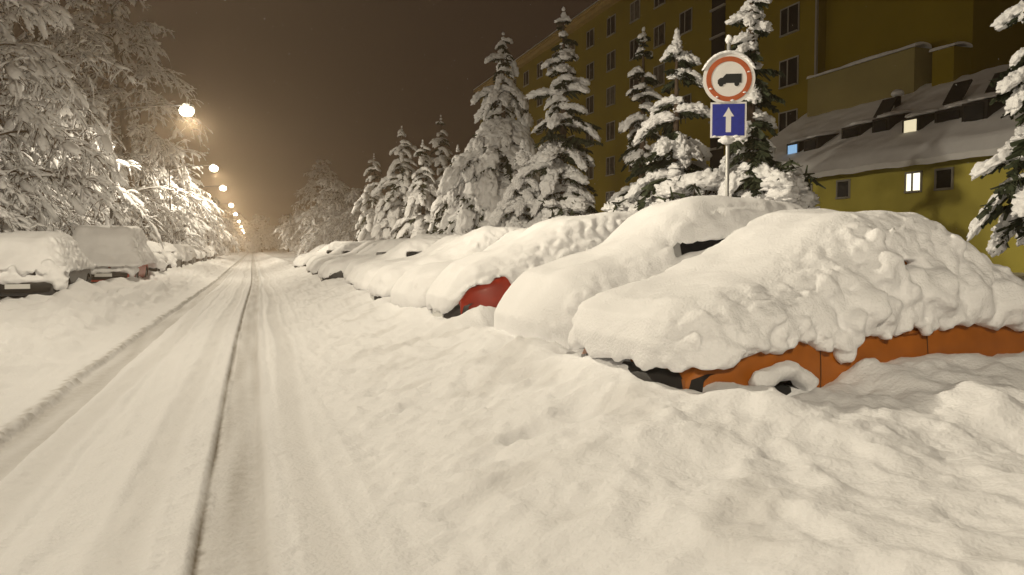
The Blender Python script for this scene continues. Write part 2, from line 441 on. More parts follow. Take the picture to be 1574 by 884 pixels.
def body_surface(sp, u, t, side):
    """point of the shell; t in 0..3: 0-1 flank, 1-2 greenhouse/shoulder, 2-3 roof half"""
    L, W = sp['L'], sp['W']
    tu, tz = zip(*sp['top'])
    zt = np.interp(u, tu, tz)
    hw = W / 2 * (1 - .20 * np.clip(1 - u / .55, 0, 1) ** 2.4 - .16 * np.clip(1 - (L - u) / .5, 0, 1) ** 2.4)
    sill = np.full(u.shape, .23)
    for a in sp['ax']:
        r = sp['R'] + .06
        q = r * r - (u - a) ** 2
        sill = np.where(q > 0, np.maximum(sill, sp['R'] + np.sqrt(np.maximum(q, 0))), sill)
    zb = np.minimum(zt - .05, sp['belt'] + .02 * u / L)
    hr = hw * (1 - .42 * np.clip((zt - zb) / .55, 0, 1) ** .9 * .62)
    z1 = sill + (zb - sill) * np.clip(t, 0, 1)
    b = 1 - .10 * ((z1 - .58) / .5) ** 2
    v1 = hw * b
    f = np.clip(t - 1, 0, 1)
    zr = zt - .045
    v2 = (hw * (1 - .10 * ((zb - .58) / .5) ** 2)) * (1 - f) + (hr * .97) * f; z2 = zb * (1 - f) + zr * f
    g = np.clip(t - 2, 0, 1)
    v3 = hr * .97 * (1 - g); z3 = zr + (zt - zr) * (1 - (1 - g) ** 2.2)
    v = np.where(t <= 1, v1, np.where(t <= 2, v2, v3)); z = np.where(t <= 1, z1, np.where(t <= 2, z2, z3))
    return np.stack([u, side * v, z], -1)

def sheet(mb, P, flip):
    n, m = P.shape[:2]
    i = np.arange(n - 1)[:, None] * m; j = np.arange(m - 1)[None]
    Q = np.stack([i + j, i + m + j, i + m + j + 1, i + j + 1], -1).reshape(-1, 4)
    mb.add(P, Q[:, ::-1] if flip else Q)

def patch(sp, name, m, parent, u0, u1, t0, t1, side, off=.006, both=False):
    mb = MB()
    for s in ((1, -1) if both else (side,)):
        U, T = np.meshgrid(np.linspace(u0, u1, 14), np.linspace(t0, t1, 8), indexing='ij')
        P = body_surface(sp, U, T, s)
        e = 1e-3
        N = np.cross(body_surface(sp, U + e, T, s) - P, body_surface(sp, U, T + e, s) - P) * s
        N /= np.linalg.norm(N, axis=-1, keepdims=True) + 1e-12
        if (N[..., 1] * s + N[..., 2]).mean() < 0: N = -N
        sheet(mb, P + N * off, s > 0)
    return mb.build(name, m, parent)

def make_car(kind, paint, label, loc, rz, snow=None, group='snow-covered cars parked on the right'):
    sp = SHAPES[kind]; L, W = sp['L'], sp['W']
    root = thing('parked_car', label, 'car', loc, rz, group)
    us = np.unique(np.concatenate([np.linspace(0, L, 70), *[np.linspace(a - sp['R'] - .06, a + sp['R'] + .06, 26) for a in sp['ax']], [p[0] for p in sp['top']]]))
    us = us[(us >= 0) & (us <= L)]
    ts = np.concatenate([np.linspace(0, 1, 9), np.linspace(1, 2, 6)[1:], np.linspace(2, 3, 7)[1:]])
    U, T = np.meshgrid(us, ts, indexing='ij')
    mb = MB()
    A = body_surface(sp, U, T, -1); B = body_surface(sp, U, T, 1)[:, ::-1]
    P = np.concatenate([A, B[:, 1:]], 1)
    sheet(mb, P, False)
    m = P.shape[1]; n = P.shape[0]
    for row, fl in ((P[0], True), (P[-1], False)):      # nose and tail closed with a fan
        c = row.mean(0); k = np.arange(m); tri = np.stack([k, (k + 1) % m, np.full(m, m)], -1)
        mb.add(np.concatenate([row, c[None]]), None, tri[:, ::-1] if fl else tri)
    mb.build('body', PAINT[paint], root)
    mb = MB(); mb.box(.12, L - .12, -W / 2 + .16, W / 2 - .16, .2, .5); mb.build('chassis', PLASTIC, root, False)
    patch(sp, 'windscreen', GLASS, root, sp['ws'][0], sp['ws'][1], 2.08, 3, 1, both=True)
    patch(sp, 'rear_window', GLASS, root, sp['rw'][0], sp['rw'][1], 2.08, 3, 1, both=True)
    um = (sp['ws'][1] + sp['rw'][0]) / 2
    for s in (-1, 1):
        patch(sp, 'side_window', GLASS, root, sp['ws'][1] - .08, um - .04, 1.12, 1.9, s)
        patch(sp, 'side_window', GLASS, root, um + .04, sp['rw'][0] - .12, 1.12, 1.9, s)
        hb = MB(); q = body_surface(sp, np.array([um - .25]), np.array([.88]), s)[0]
        hb.box(q[0] - .08, q[0] + .08, q[1] - .02, q[1] + .02, q[2] - .014, q[2] + .014); hb.build('door_handle', PAINT[paint], root)
        mm = MB(); q = body_surface(sp, np.array([sp['ws'][1] - .2]), np.array([1.05]), s)[0]
        blobs(mm, [q + np.array([.05, s * .015, .05])], np.array([[.10, 0, 0]]), np.array([[0, .045, 0]]), np.array([[0, 0, .065]]), 2, 0.02)
        mm.build('mirror', PAINT[paint] if paint == 'orange' else PLASTIC, root)
        hl = MB(); blobs(hl, [np.array([.085, s * W * .325, .60])], np.array([[.07, 0, 0]]), np.array([[0, .17, 0]]), np.array([[0, 0, .075]]), 2, .03, flat=1)
        hl.build('headlight', LENS, root)
        tl = MB(); tl.box(L - .05, L + .02, s * W * .33 - .10, s * W * .33 + .10, .66, .84); tl.build('tail_light', TAIL, root)
        for a in sp['ax']:
            R = sp['R']; c = np.array([a, s * (W / 2 - .10), R])
            w = MB(); w.lathe([(R * .62, -.085), (R * .9, -.095), (R, -.07), (R, .07), (R * .9, .095), (R * .62, .085)], c, 'y', 28)
            wo = w.build('wheel', RUBBER, root)
            rm = MB(); rm.lathe([(.001, s * .045), (R * .2, s * .06), (R * .45, s * .05), (R * .66, s * .08), (R * .66, -s * .08)], c, 'y', 28)
            rm.build('rim', ALLOY, wo)
    if kind in ('hatch', 'mpv'):
        for q in ([sp['ws'][0] + .12, sp['ws'][0] + 1.12] if kind == 'hatch' else [sp['ws'][0] + .2, um]):
            patch(sp, 'door_seam', PLASTIC, root, q, q + .007, .15, 1.0, -1, .003)
    for nm, uu, sg in (('front_bumper', 0, -1), ('rear_bumper', L, 1)):
        b = MB(); k = 17; vv = np.linspace(-1, 1, k) * W * .455
        cu = uu + sg * (.09 - .16 * np.abs(vv / (W * .455)) ** 3)
        sec = [(-.07, .30), (0, .32), (.02, .45), (.0, .60), (-.05, .635), (-.12, .635), (-.12, .30)]
        R_ = np.stack([np.stack([cu + sg * a, vv, np.full(k, z)], -1) for a, z in sec + sec[:1]], 1)
        sheet(b, R_, sg > 0); b.build(nm, PLASTIC, root)
        p = MB(); p.box(uu + sg * .115 - .008, uu + sg * .115 + .008, -.26, .26, .40, .51); p.build('number_plate', PLATE, root, False)
    g = MB(); g.box(-.035, .01, -.42, .42, .52, .62); g.build('grille', PLASTIC, root, False)
    if snow: snow.build('snow_cover', SNOW, root)
    return root

def car_snow(kind, prof, hw, low, seed, h=.03, lump=.05, side_lump=.06, extra=None, roofr=.34, after=None):
    """snow lying on a car; prof = snow top (u, z); low(u, v) = the height where it breaks off"""
    sp = SHAPES[kind]; L = sp['L']
    x0, x1 = -.45, L + .4
    zmax = max(p[1] for p in prof) + .2
    us = np.arange(x0, x1, h); vs = np.arange(-hw - .3, hw + .3, h); zs = np.arange(.35, zmax, h)
    U2, Z2 = np.meshgrid(us, zs, indexing='ij')
    poly = list(prof) + [(prof[-1][0], .2), (prof[0][0], .2)]
    dp = sd_poly(U2, Z2, poly)[:, None, :]
    U, V, Z = np.meshgrid(us, vs, zs, indexing='ij')
    # narrower greenhouse
    wz = hw - .20 * sstep(.95, 1.55, Z) - .16 * np.clip(1 - (U - prof[0][0]) / .5, 0, 1) ** 2 - .12 * np.clip(1 - (prof[-1][0] - U) / .5, 0, 1) ** 2
    dv = np.abs(V) - wz
    r = roofr
    d = np.sqrt(np.maximum(dp + r, 0) ** 2 + np.maximum(dv + r, 0) ** 2) - r + np.minimum(np.maximum(dp + r, dv + r), 0)
    band = np.abs(d) < .4
    n = np.zeros_like(d); q = np.zeros_like(d)
    a, b, c = U[band] + seed * 3.1, V[band], Z[band]
    n[band] = fbm(a * 1.6, b * 1.6, c * 1.6, 2, seed)
    q[band] = np.abs(perlin(a * 5.5, b * 5.5, c * 5.5, seed + 9)) + .5 * np.abs(perlin(a * 12, b * 12, c * 12, seed + 8))
    sidew = sstep(-.35, .02, dv) * sstep(.0, .25, -dp + .2)
    d = d - lump * n - side_lump * (q - .25) * (.12 + sidew)
    if extra: d = extra(d, U, V, Z, dv)
    lo = low(U, V) + .05 * perlin(U * 6, V * 6, Z * 2, seed + 3) + .03 * perlin(U * 15, V * 15, Z * 4, seed + 4)
    d = smax(d, (lo - Z) * .9, .05)
    if after: d = after(d, U, V, Z, dv)
    f = np.pad(d.astype(F32), 1, constant_values=1.)
    Vv, Q = surface_nets(f, np.array([us[0] - h, vs[0] - h, zs[0] - h]), h)
    mb = MB(); mb.add(*one_piece(Vv, Q))
    return mb

# --- the nearest, orange car. Car space: u to the rear (+x), v<0 is the flank towards the camera
OR_PROF = [(-.17, .62), (-.17, .82), (-.10, .97), (.08, 1.07), (.40, 1.14), (.70, 1.24), (.98, 1.38), (1.3, 1.57), (1.6, 1.69), (1.95, 1.72), (2.25, 1.69), (2.6, 1.56), (2.95, 1.36), (3.35, 1.10), (3.62, .85)]
def or_low(U, V):
    near = np.interp(U, [-.2, 0, .4, .73, .98, 1.33, 1.8, 2.3, 3.5], [.66, .67, .75, .81, .76, .82, .87, .85, .78])
    far = .62 + 0 * U
    t = sstep(-.2, -.75, V)
    lo = far * (1 - t) + near * t
    front = sstep(.1, -.05, U)
    return lo * (1 - front) + .665 * front
def or_extra(d, U, V, Z, dv):
    near = sstep(-.1, -.5, V)
    # clots that slid down the flank
    r = random.Random(5)
    us, vs, zs = U[:, 0, 0], V[0, :, 0], Z[0, 0, :]
    def clot(u, v, z, rad, k, sq=1.):
        i0, i1 = np.searchsorted(us, (u - .3, u + .3)); j0, j1 = np.searchsorted(vs, (v - .3, v + .3)); k0, k1 = np.searchsorted(zs, (z - .3, z + .3))
        w = (slice(i0, i1), slice(j0, j1), slice(k0, k1))
        if d[w].size == 0: return
        e = np.sqrt((U[w] - u) ** 2 + (V[w] - v) ** 2 + ((Z[w] - z) * sq) ** 2) - rad
        e = e + rad * .6 * perlin(U[w] / rad * .9, V[w] / rad * .9, Z[w] / rad * .9, 91)
        d[w] = smin(d[w], e, k)
    for k in range(150):
        u = r.uniform(.75, 3.5); z = .86 + (r.random() ** .9) * .72
        if z > .90 + .48 * (u - .35) or z < float(or_low(np.array(u), np.array(-.84))) + .10: continue
        if z > np.interp(u, *zip(*OR_PROF)) - .17 - .2 * max(0, min(1, (u - 2.2) / .4)): continue
        if math.sin(u * 5.1 + 1) + math.sin(z * 9 + u * 2.3) < -.5: continue
        rad = r.uniform(.025, .07) if r.random() < .7 else r.uniform(.08, .15)
        v = -(.84 - .20 * float(sstep(.95, 1.55, np.array(z)))) + rad * .1
        clot(u, v, z, rad, .06)
    for u, z, rad in ((1.12, .73, .055), (1.08, .80, .07), (.95, .82, .06), (1.9, .88, .06), (1.5, .85, .045)):
        clot(u, -.84, z, rad, .03, .8)
    return d
def or_slot(d, U, V, Z, dv):
    # the upper window frame showing through
    slot = np.maximum(np.maximum(np.abs(U - 1.80) - .15, np.abs(Z - 1.30 - .05 * (U - 1.80)) - .018), V + .45)
    d = smax(d, -slot, .03)
    return d
def or_low2(U, V):
    return or_low(U, V)
CAR1 = make_car('hatch', 'orange', 'orange small car under thick snow in the right foreground', (HX, HY, .05), HR,
                car_snow('hatch', OR_PROF, .86, or_low2, 3, .02, .035, .075, None, .34, lambda *a: or_slot(or_extra(*a), *a[1:])))
# snow caked on its front wheel arch
def arch_snow():
    h = .015
    us = np.arange(.2, 1.0, h); vs = np.arange(-1.05, -.7, h); zs = np.arange(.42, .8, h)
    U, V, Z = np.meshgrid(us, vs, zs, indexing='ij')
    ang = np.arctan2(Z - .30, U - .58)
    r = np.hypot(U - .58, Z - .30)
    rad = .055 + .03 * fbm(U * 7, V * 7, Z * 7, 2, 77)
    d = np.sqrt((r - .335) ** 2 + ((V + .86) * .8) ** 2) - rad
    d = smax(d, np.abs(ang - 1.55) - .75, .05)
    f = np.pad(d.astype(F32), 1, constant_values=1.)
    v, q = surface_nets(f, np.array([us[0] - h, vs[0] - h, zs[0] - h]), h)
    mb = MB(); mb.add(v, q); return mb
arch_snow().build('arch_snow', SNOW, CAR1)

# --- the others on the right
def low_fn(front, near, far=.6, back=.6, L=4.3, expose=None, seed=0):
    def f(U, V):
        t = sstep(-.2, -.7, V)
        lo = far * (1 - t) + near * t
        fr = sstep(.2, -.02, U); bk = sstep(L - .2, L + .02, U)
        lo = lo * (1 - fr) + front * fr
        lo = lo * (1 - bk) + back * bk
        if expose: lo = expose(lo, U, V)
        return lo
    return f

def prof_of(kind, th, thr, nose=.16, smooth=.1):
    sp = SHAPES[kind]; tu, tz = zip(*sp['top']); L = sp['L']
    u = np.linspace(-nose, L + nose, 40)
    z = np.interp(u, tu, tz)
    k = np.exp(-np.linspace(-2, 2, 7) ** 2); k /= k.sum()
    z = np.convolve(np.pad(z, 3, mode='edge'), k, 'valid')
    zr = max(tz)
    w = sstep(.85, zr, z)
    t = th * (1 - w) + thr * w
    z = z + t - .25 * np.clip(1 - (u + nose) / .35, 0, 1) ** 2 - .25 * np.clip(1 - (L + nose - u) / .35, 0, 1) ** 2
    return list(zip(u, z))

def slot_fn(u0, u1, z0, z1, side, W, depth=.3, bow=0.):
    def f(d, U, V, Z, dv):
        zc = (z0 + z1) / 2 + bow * ((U - (u0 + u1) / 2) / (u1 - u0) * 2) ** 2 + .02 * perlin(U * 5, V, Z * 0, 90)
        s = np.maximum(np.maximum(np.abs(U - (u0 + u1) / 2) - (u1 - u0) / 2, np.abs(Z - zc) - (z1 - z0) / 2), side * -1 * V + W / 2 - depth)
        return smax(d, -s, .04)
    return f

CARS_R = []
# second car: large, side window strip showing under the roof snow
s2 = car_snow('suv', prof_of('suv', .28, .22), .92, low_fn(.45, .55, L=4.0), 11, .03, .04, .05,
              slot_fn(1.25, 2.2, 1.42, 1.49, -1, 1.8, .36, -.11), .45)
CARS_R.append(make_car('suv', 'silver', 'tall snow-buried car with a dark strip of side window showing, behind the orange car', (FRONT + .12, CAR_Y0 + PITCH + .95, .05), math.radians(1), s2))
# third: red wing showing
def red_expose(lo, U, V):
    w = sstep(-.40, -.75, V) * sstep(-.3, -.05, U) * sstep(.78, .5, U)
    return lo * (1 - w) + np.interp(U, [-.2, 0, .1, .5, .85], [.68, .71, .81, .95, 1.06]) * w
s3 = car_snow('mpv', prof_of('mpv', .22, .27), .90, low_fn(.5, .52, L=4.2, expose=red_expose), 13, .025, .04, .06, None, .4)
CARS_R.append(make_car('mpv', 'red', 'snow-buried car with its bare red front wing showing', (FRONT + .0, CAR_Y0 + 2 * PITCH + 1.15, .16), math.radians(1), s3))
s4 = car_snow('saloon', prof_of('saloon', .30, .32), .90, low_fn(.45, .52, L=4.3), 17, .035, .05, .04)
CARS_R.append(make_car('saloon', 'white', 'fully snow-buried car next past the one with the red wing', (FRONT - .1, CAR_Y0 + 3 * PITCH + .9, .1), 0, s4))
s5 = car_snow('estate', prof_of('estate', .27, .3), .88, low_fn(.5, .5, L=4.3), 19, .035, .05, .05)
CARS_R.append(make_car('estate', 'grey', 'snow-buried car with a dark gap under its nose, second past the red-winged car', (FRONT - .15, CAR_Y0 + 4 * PITCH + .95, .1), math.radians(-2), s5))
s6 = car_snow('saloon', prof_of('saloon', .26, .28), .86, low_fn(.48, .6, L=4.3), 23, .04, .05, .05, slot_fn(1.5, 3.1, 1.08, 1.26, -1, 1.7, .36))
c6 = make_car('saloon', 'dark', 'x', (FRONT - .1, CAR_Y0 + 5 * PITCH + .9, .1), 0, s6)
s7 = car_snow('hatch', prof_of('hatch', .22, .28), .84, low_fn(.50, .62, L=3.5), 29, .04, .05, .05, slot_fn(1.2, 2.9, 1.04, 1.28, -1, 1.62, .36))
c7 = make_car('hatch', 'dark', 'x', (FRONT, CAR_Y0 + 6 * PITCH + .9, .1), 0, s7)
c6['label'] = 'snow-covered saloon with a thin dark window line, third past the red-winged car'
c7['label'] = 'short snow-covered hatchback with dark windows, fourth past the red-winged car'
ords = ['fifth', 'sixth', 'seventh', 'eighth', 'ninth', 'tenth', 'eleventh', 'twelfth', 'thirteenth', 'fourteenth', 'fifteenth']
for k, od in enumerate(ords):
    src = [CARS_R[3], c6, c7, c6, c7, CARS_R[2], c6, c7, CARS_R[3], c6, c7][k]
    r = random.Random(k)
    dup(src, (FRONT + r.uniform(-.35, .3), CAR_Y0 + (7 + k) * PITCH + .9 + r.uniform(-.15, .15), .1), math.radians(r.uniform(-3, 3)),
        f'small distant snow-covered car, {od} past the red-winged car in the right-hand row')

# --- the row on the left, tails towards the camera (car space +x is the tail; turn it to -y)
GL = 'snow-covered cars parked on the left'
def lf_expose(lo, U, V):
    w = sstep(3.7, 4.1, U)
    return lo * (1 - w) + (.80 + .24 * perlin(V * 2.6, V * 0, V * 0 + 4, 61) + .1 * perlin(V * 7, V * 0, V * 0, 62)) * w
sl1 = car_snow('estate', prof_of('estate', .26, .30), .95, low_fn(.6, .8, .8, .66, 4.3, lf_expose), 31, .035, .05, .09)
LX = -5.25
CAR_L1 = make_car('estate', 'dark', 'snow-laden dark car with jagged dark gaps in its snow, at the left edge', (LX, 21.2 + 4.3, .12), math.radians(-90), sl1, GL)
sl2 = car_snow('van', prof_of('van', .24, .34, .36), 1.18, low_fn(.6, .8, .8, .74, 4.4), 37, .035, .05, .08)
vanc = make_car('van', 'red', 'boxy snow-topped car with reddish rear lights, behind the car at the left edge', (LX + .55, 29.0 + 4.4, .14), math.radians(-90), sl2, GL)
sl3 = car_snow('saloon', prof_of('saloon', .2, .25), .9, low_fn(.6, .8, .8, .6, 4.3), 41, .04, .06, .09, slot_fn(3.0, 3.6, 1.02, 1.2, 1, 1.7, .8))
cl3 = make_car('saloon', 'grey', 'snow-covered low car with dark window gaps beyond the boxy car on the left', (LX + .5, 37 + 4.3, .12), math.radians(-88), sl3, GL)
cl4 = dup(cl3, (LX + .7, 43.5 + 4.3, .12), math.radians(-92), 'fourth snow-covered car in the left-hand row, small and patchy with dark gaps', GL)
for k, yy in enumerate((50, 56.5, 64, 71, 79, 87)):
    dup(cl3 if k % 2 else c7, (LX + .6, yy + 4.3, .12), math.radians(-90), f'tiny far snow-covered car, {["fifth", "sixth", "seventh", "eighth", "ninth", "tenth"][k]} in the left-hand row', GL)

def bumper_snow(car, L, seed, z=.66, n=26):
    h = .03; r = random.Random(seed)
    us = np.arange(L - .7, L + .4, h); vs = np.arange(-1.15, 1.15, h); zs = np.arange(z - .35, z + .6, h)
    U, V, Z = np.meshgrid(us, vs, zs, indexing='ij')
    d = np.sqrt((U - L - .06 + .14 * np.abs(V) ** 3) ** 2 + ((Z - z) * 1.1) ** 2) - .10 - .08 * fbm(V * 2.2 + seed, U * 3, Z * 3, 3, seed)
    d = smax(d, np.abs(V) - .86, .08)
    for k in range(n):
        rad = r.uniform(.06, .15)
        if k % 3: u, v, zz = L - .02, r.uniform(-.85, .85), z + r.uniform(0, .42) ** 1.2
        else: u, v, zz = L - r.uniform(0, .6), .84, z + r.uniform(-.15, .3)
        e = np.sqrt((U - u) ** 2 * 1.5 + ((V - v) * .75) ** 2 + (Z - zz) ** 2) - rad
        d = smin(d, e + rad * .5 * perlin(U / rad * .8, V / rad * .8, Z / rad * .8 + seed, 91), .06)
    f = np.pad(d.astype(F32), 1, constant_values=1.)
    v, q = surface_nets(f, np.array([us[0] - h, vs[0] - h, zs[0] - h]), h)
    mb = MB(); mb.add(*one_piece(v, q)); mb.build('bumper_snow', SNOW, car)
bumper_snow(CAR_L1, 4.3, 3, .60); bumper_snow(vanc, 4.4, 7, .60); bumper_snow(cl3, 4.3, 9, .62); bumper_snow(cl4, 4.3, 12, .62)

# ------------------------------------------------------------------ street lamps
LAMP_C = (1.0, .88, .675)
BOWL = mat('lamp_bowl', (.9, .85, .75), .4, emit=(1., .90, .70), estr=26.)
LAMP_POWER = 180
_va = [0, 15, 30, 40, 50, 58, 65, 70, 75, 80, 85, 90, 100, 120, 180]
_cd = [100, 112, 145, 195, 280, 370, 430, 435, 400, 350, 265, 165, 85, 40, 15]     # wide-beam street luminaire
IES = bpy.data.texts.new('street_luminaire')
_ha = list(range(0, 361, 30))
def _row(h):      # shielded on the house side (the trees), full towards the road
    k = .5 - .5 * math.cos(math.radians(h - IES_TURN)); k = .42 + .58 * k ** .7
    return ' '.join('%.1f' % (c * (1 - (1 - k) * min(1, v / 40))) for v, c in zip(_va, _cd))
IES_TURN = 90
IES.write('IESNA:LM-63-1995\nTILT=NONE\n1 1000 1 %d %d 1 2 0 0 0\n1 1 100\n%s\n%s\n%s\n' % (len(_va), len(_ha), ' '.join(map(str, _va)), ' '.join(map(str, _ha)), '\n'.join(_row(h) for h in _ha)))
def photometric(ld):
    ld.use_nodes = True
    nt = ld.node_tree; em = nt.nodes['Emission']
    ie = nt.nodes.new('ShaderNodeTexIES'); ie.mode = 'INTERNAL'; ie.ies = IES; ie.inputs['Strength'].default_value = 1.0
    nt.links.new(ie.outputs['Fac'], em.inputs['Strength'])
def lamp_parts(root):
    p = MB(); p.tube([(0, 0, 0), (0, 0, 4), (0, 0, 7.9)], [.09, .075, .05], 10); p.build('pole', DARKMETAL, root)
    a = MB(); t = np.linspace(0, 1, 9)
    a.tube(np.stack([3.0 * t, 0 * t, 7.85 + .42 * np.sin(t * PI / 2)], -1), .035, 8); a.build('arm', DARKMETAL, root)
    hd = MB(); hd.lathe([(.001, .07), (.07, .06), (.12, .03), (.14, .0), (.13, -.02)], (3.15, 0, 8.26), 'z', 24); hd.build('lamp_shade', DARKMETAL, root)
    bw = MB(); bw.lathe([(.12, -.01), (.26, -.07), (.32, -.20), (.28, -.33), (.16, -.43), (.001, -.46)], (3.15, 0, 8.25), 'z', 24); bw.build('lamp_bowl', BOWL, root)
    sn = MB(); blobs(sn, [np.array([3.12, 0, 8.33])], np.array([[.15, 0, 0]]), np.array([[0, .13, 0]]), np.array([[0, 0, .06]]), 2, .15); sn.build('snow_cap', SNOW, root)
LAMPS = [(-8.0, 'street lamp of the roadside row standing behind the viewpoint'),
         (11.4, 'street lamp of the roadside row standing just outside the picture'),
         (38.4, 'largest glowing street lamp, topmost of the receding row beside the left trees'),
         (64.8, 'second glowing street lamp of the receding row, below the largest'),
         (85.4, 'third glowing street lamp of the receding row above the road'),
         (118., 'fourth glowing street lamp of the receding row above the road'),
         (148., 'fifth glowing street lamp of the receding row above the road'),
         (185., 'sixth glowing street lamp of the receding row above the road'),
         (230., 'seventh tiny street lamp of the row low over the road end'),
         (270., 'eighth tiny street lamp of the row at the far road end'),
         (310., 'farthest tiny street lamp of the row at the road end')]
lamp0 = None
for i, (y, lab) in enumerate(LAMPS):
    loc = (-5.85, y, -.35)
    if lamp0 is None:
        lamp0 = thing('street_lamp', lab, 'street lamp', loc, 0, 'street lamps along the road'); lamp_parts(lamp0)
    else:
        dup(lamp0, loc, 0, lab)
    ld = bpy.data.lights.new('lamp_light', 'POINT'); ld.color = LAMP_C
    ld.energy = LAMP_POWER * (1.0 if y > 0 else 1.0); ld.shadow_soft_size = .14; photometric(ld)
    lo = bpy.data.objects.new('lamp_light', ld); COL.objects.link(lo); lo.location = (-2.55, y, 7.26)

# ------------------------------------------------------------------ trees
def conifer(label, x, y, H, R, seed, droop=.35, cover=.85, sub=2, pad=1.0, whorl=2.6, group='snow-laden conifers behind the right-hand cars', z0=None, power=.85, lean=(0, 0), bare=0.06, needles=60, gap=.12):
    global RNG
    RNG = np.random.default_rng(seed); r = RNG
    z = gh(x, y) if z0 is None else z0
    root = thing('conifer', label, 'tree', (x, y, z - .05), 0, group)
    t = np.linspace(0, 1, 12)
    tr = MB(); tr.tube(np.stack([lean[0] * t ** 2, lean[1] * t ** 2, H * t], -1), .02 * H * (1 - t) ** .8 + .012, 9); tr.build('trunk', BARK, root)
    nw = int(H * whorl)
    P, C, Xa, Ya, Za = [], [], [], [], []
    LV, LT = [], []
    for w in range(nw):
        f = bare + (1 - bare) * (w + r.uniform(-.6, .6)) / nw
        if f > .985: continue
        f = max(f, .02)
        nb = 7 if f < .6 else (5 if f < .85 else 4)
        a0 = r.uniform(0, 2 * PI)
        for b in range(nb):
            a = a0 + b * 2 * PI / nb + r.uniform(-.35, .35)
            l = R * (1 - f) ** power * r.uniform(.5, 1.3) + .10
            zb = f * H + r.uniform(-.22, .22)
            if r.random() < gap: continue
            ctr = np.array([lean[0] * f * f, lean[1] * f * f, 0])
            d = np.array([math.cos(a), math.sin(a), 0.])
            tt = np.linspace(0, 1, 6)
            dr = droop * r.uniform(.6, 1.5) * (1.25 - .7 * f)
            pts = ctr + np.array([0, 0, zb]) + d * (l * tt)[:, None] * (1 - .25 * dr * tt[:, None]) + np.array([0, 0, 1.]) * (l * (.18 * tt - dr * tt ** 2))[:, None]
            P.append(pts)
            # needle sprays
            m = needles
            ti = r.uniform(.12, 1.02, m)
            pi = np.stack([np.interp(ti, tt, pts[:, k]) for k in range(3)], -1)
            side = np.array([-d[1], d[0], 0])
            ln = (.10 + .22 * l * (1.1 - ti)) * r.uniform(.6, 1.2, m)
            sg = np.where(r.random(m) < .5, -1, 1)
            tip = pi + side * (sg * ln * r.uniform(.4, 1, m))[:, None] + d * (ln * r.uniform(.1, .8, m))[:, None] + np.array([0, 0, -1.]) * (ln * r.uniform(.15, .9, m))[:, None]
            wv = np.cross(tip - pi, r.normal(size=(m, 3))); wv /= np.linalg.norm(wv, axis=1, keepdims=True) + 1e-9
            wd = (.016 + .02 * r.random(m))[:, None] * (1 + l * .5)
            base = len(LV) * 0
            V = np.stack([pi - wv * wd, pi + wv * wd, tip + wv * wd * .5, tip - wv * wd * .5], 1)
            LV.append(V.reshape(-1, 3))
            # snow pads
            if r.random() < cover:
                n = 2 if l < .5 else 4
                for k in range(n):
                    s = (k + .75 + r.uniform(-.25, .25)) / n
                    s = min(s, 1.02)
                    c = np.array([np.interp(s, tt, pts[:, q]) for q in range(3)])
                    sl = np.array([np.interp(min(s + .1, 1), tt, pts[:, q]) - np.interp(max(s - .1, 0), tt, pts[:, q]) for q in range(3)])
                    sl /= np.linalg.norm(sl) + 1e-9
                    rx = pad * (.10 + .17 * l) * r.uniform(.7, 1.25)
                    ry = pad * (.08 + .15 * l * (1.15 - .5 * s)) * r.uniform(.7, 1.3)
                    rz = pad * (.07 + .075 * l) * r.uniform(.8, 1.3)
                    up = np.cross(sl, side) * -1
                    if up[2] < 0: up = -up
                    up = up * .6 + np.array([0, 0, .4])
                    C.append(c + np.array([0, 0, .3 * rz])); Xa.append(sl * rx); Ya.append(side * ry); Za.append(up * rz)
    # top
    for k in range(3):
        C.append(np.array([lean[0], lean[1], H * (1.0 - .02 * k)])); e = .05 + .025 * k
        Xa.append(np.array([e, 0, 0])); Ya.append(np.array([0, e, 0])); Za.append(np.array([0, 0, .09]))
    cr = MB(); LV = np.concatenate(LV)
    cr.add(LV, np.arange(len(LV)).reshape(-1, 4))
    P = np.array(P); cr.tubes(P, np.linspace(.022, .006, 6)[None] * np.ones((len(P), 1)) * (.6 + .4 * R), 4)
    cr.build('crown', NEEDLE, root, False)
    sn = MB(); blobs(sn, np.array(C), np.array(Xa), np.array(Ya), np.array(Za), sub, .42, 1.9, .5)
    sn.build('snow_cover', SNOW_TREE, root)
    return root

conifer('tall slender snow-laden spruce with a forked tip, left of the apartment block corner', 10.0, 24.6, 8.75, 2.0, 201, .5, .62, 3, 1.0, 2.5)
conifer('tall drooping conifer bowed under snow, left of the fork-tipped spruce', 10.0, 31.2, 9.7, 4.7, 202, 1.0, .85, 3, 1.0, 2.6, power=.95, needles=70, gap=.2)
conifer('shorter thickly snowed conifer in front of and between the two tallest conifers', 8.9, 25.6, 4.6, 2.0, 203, .9, .9, 3, 1.1, 3.0, needles=45)
conifer('small pale snow-covered conifer at the left end of the conifer row', 9.2, 50, 8.6, 3.2, 204, .8, .8, 2, 1.0, 2.2, needles=40)
conifer('dim darker conifer second from the left end of the conifer row', 12.0, 51, 9.6, 2.8, 205, .7, .7, 2, 1.0, 2.0, needles=40)
conifer('snowed-in conifer leaning between the dim one and the drooping one', 9.8, 38, 5.9, 2.6, 206, .9, .85, 2, 1.0, 2.6, needles=40)
conifer('thin dark conifer with little snow, left of the lumpy conifer beside the road sign', 11.4, 21.6, 7.4, 1.25, 207, .6, .62, 2, .9, 2.8)
conifer('conifer with big round lumps of snow, just left of the road sign', 9.3, 16.0, 5.7, 1.6, 208, .55, .74, 3, 1.12, 2.3, gap=.22, needles=90)
conifer('tall dark narrow conifer directly behind the road sign', 9.6, 13.6, 7.3, .95, 209, .55, .55, 3, 1.1, 2.6)
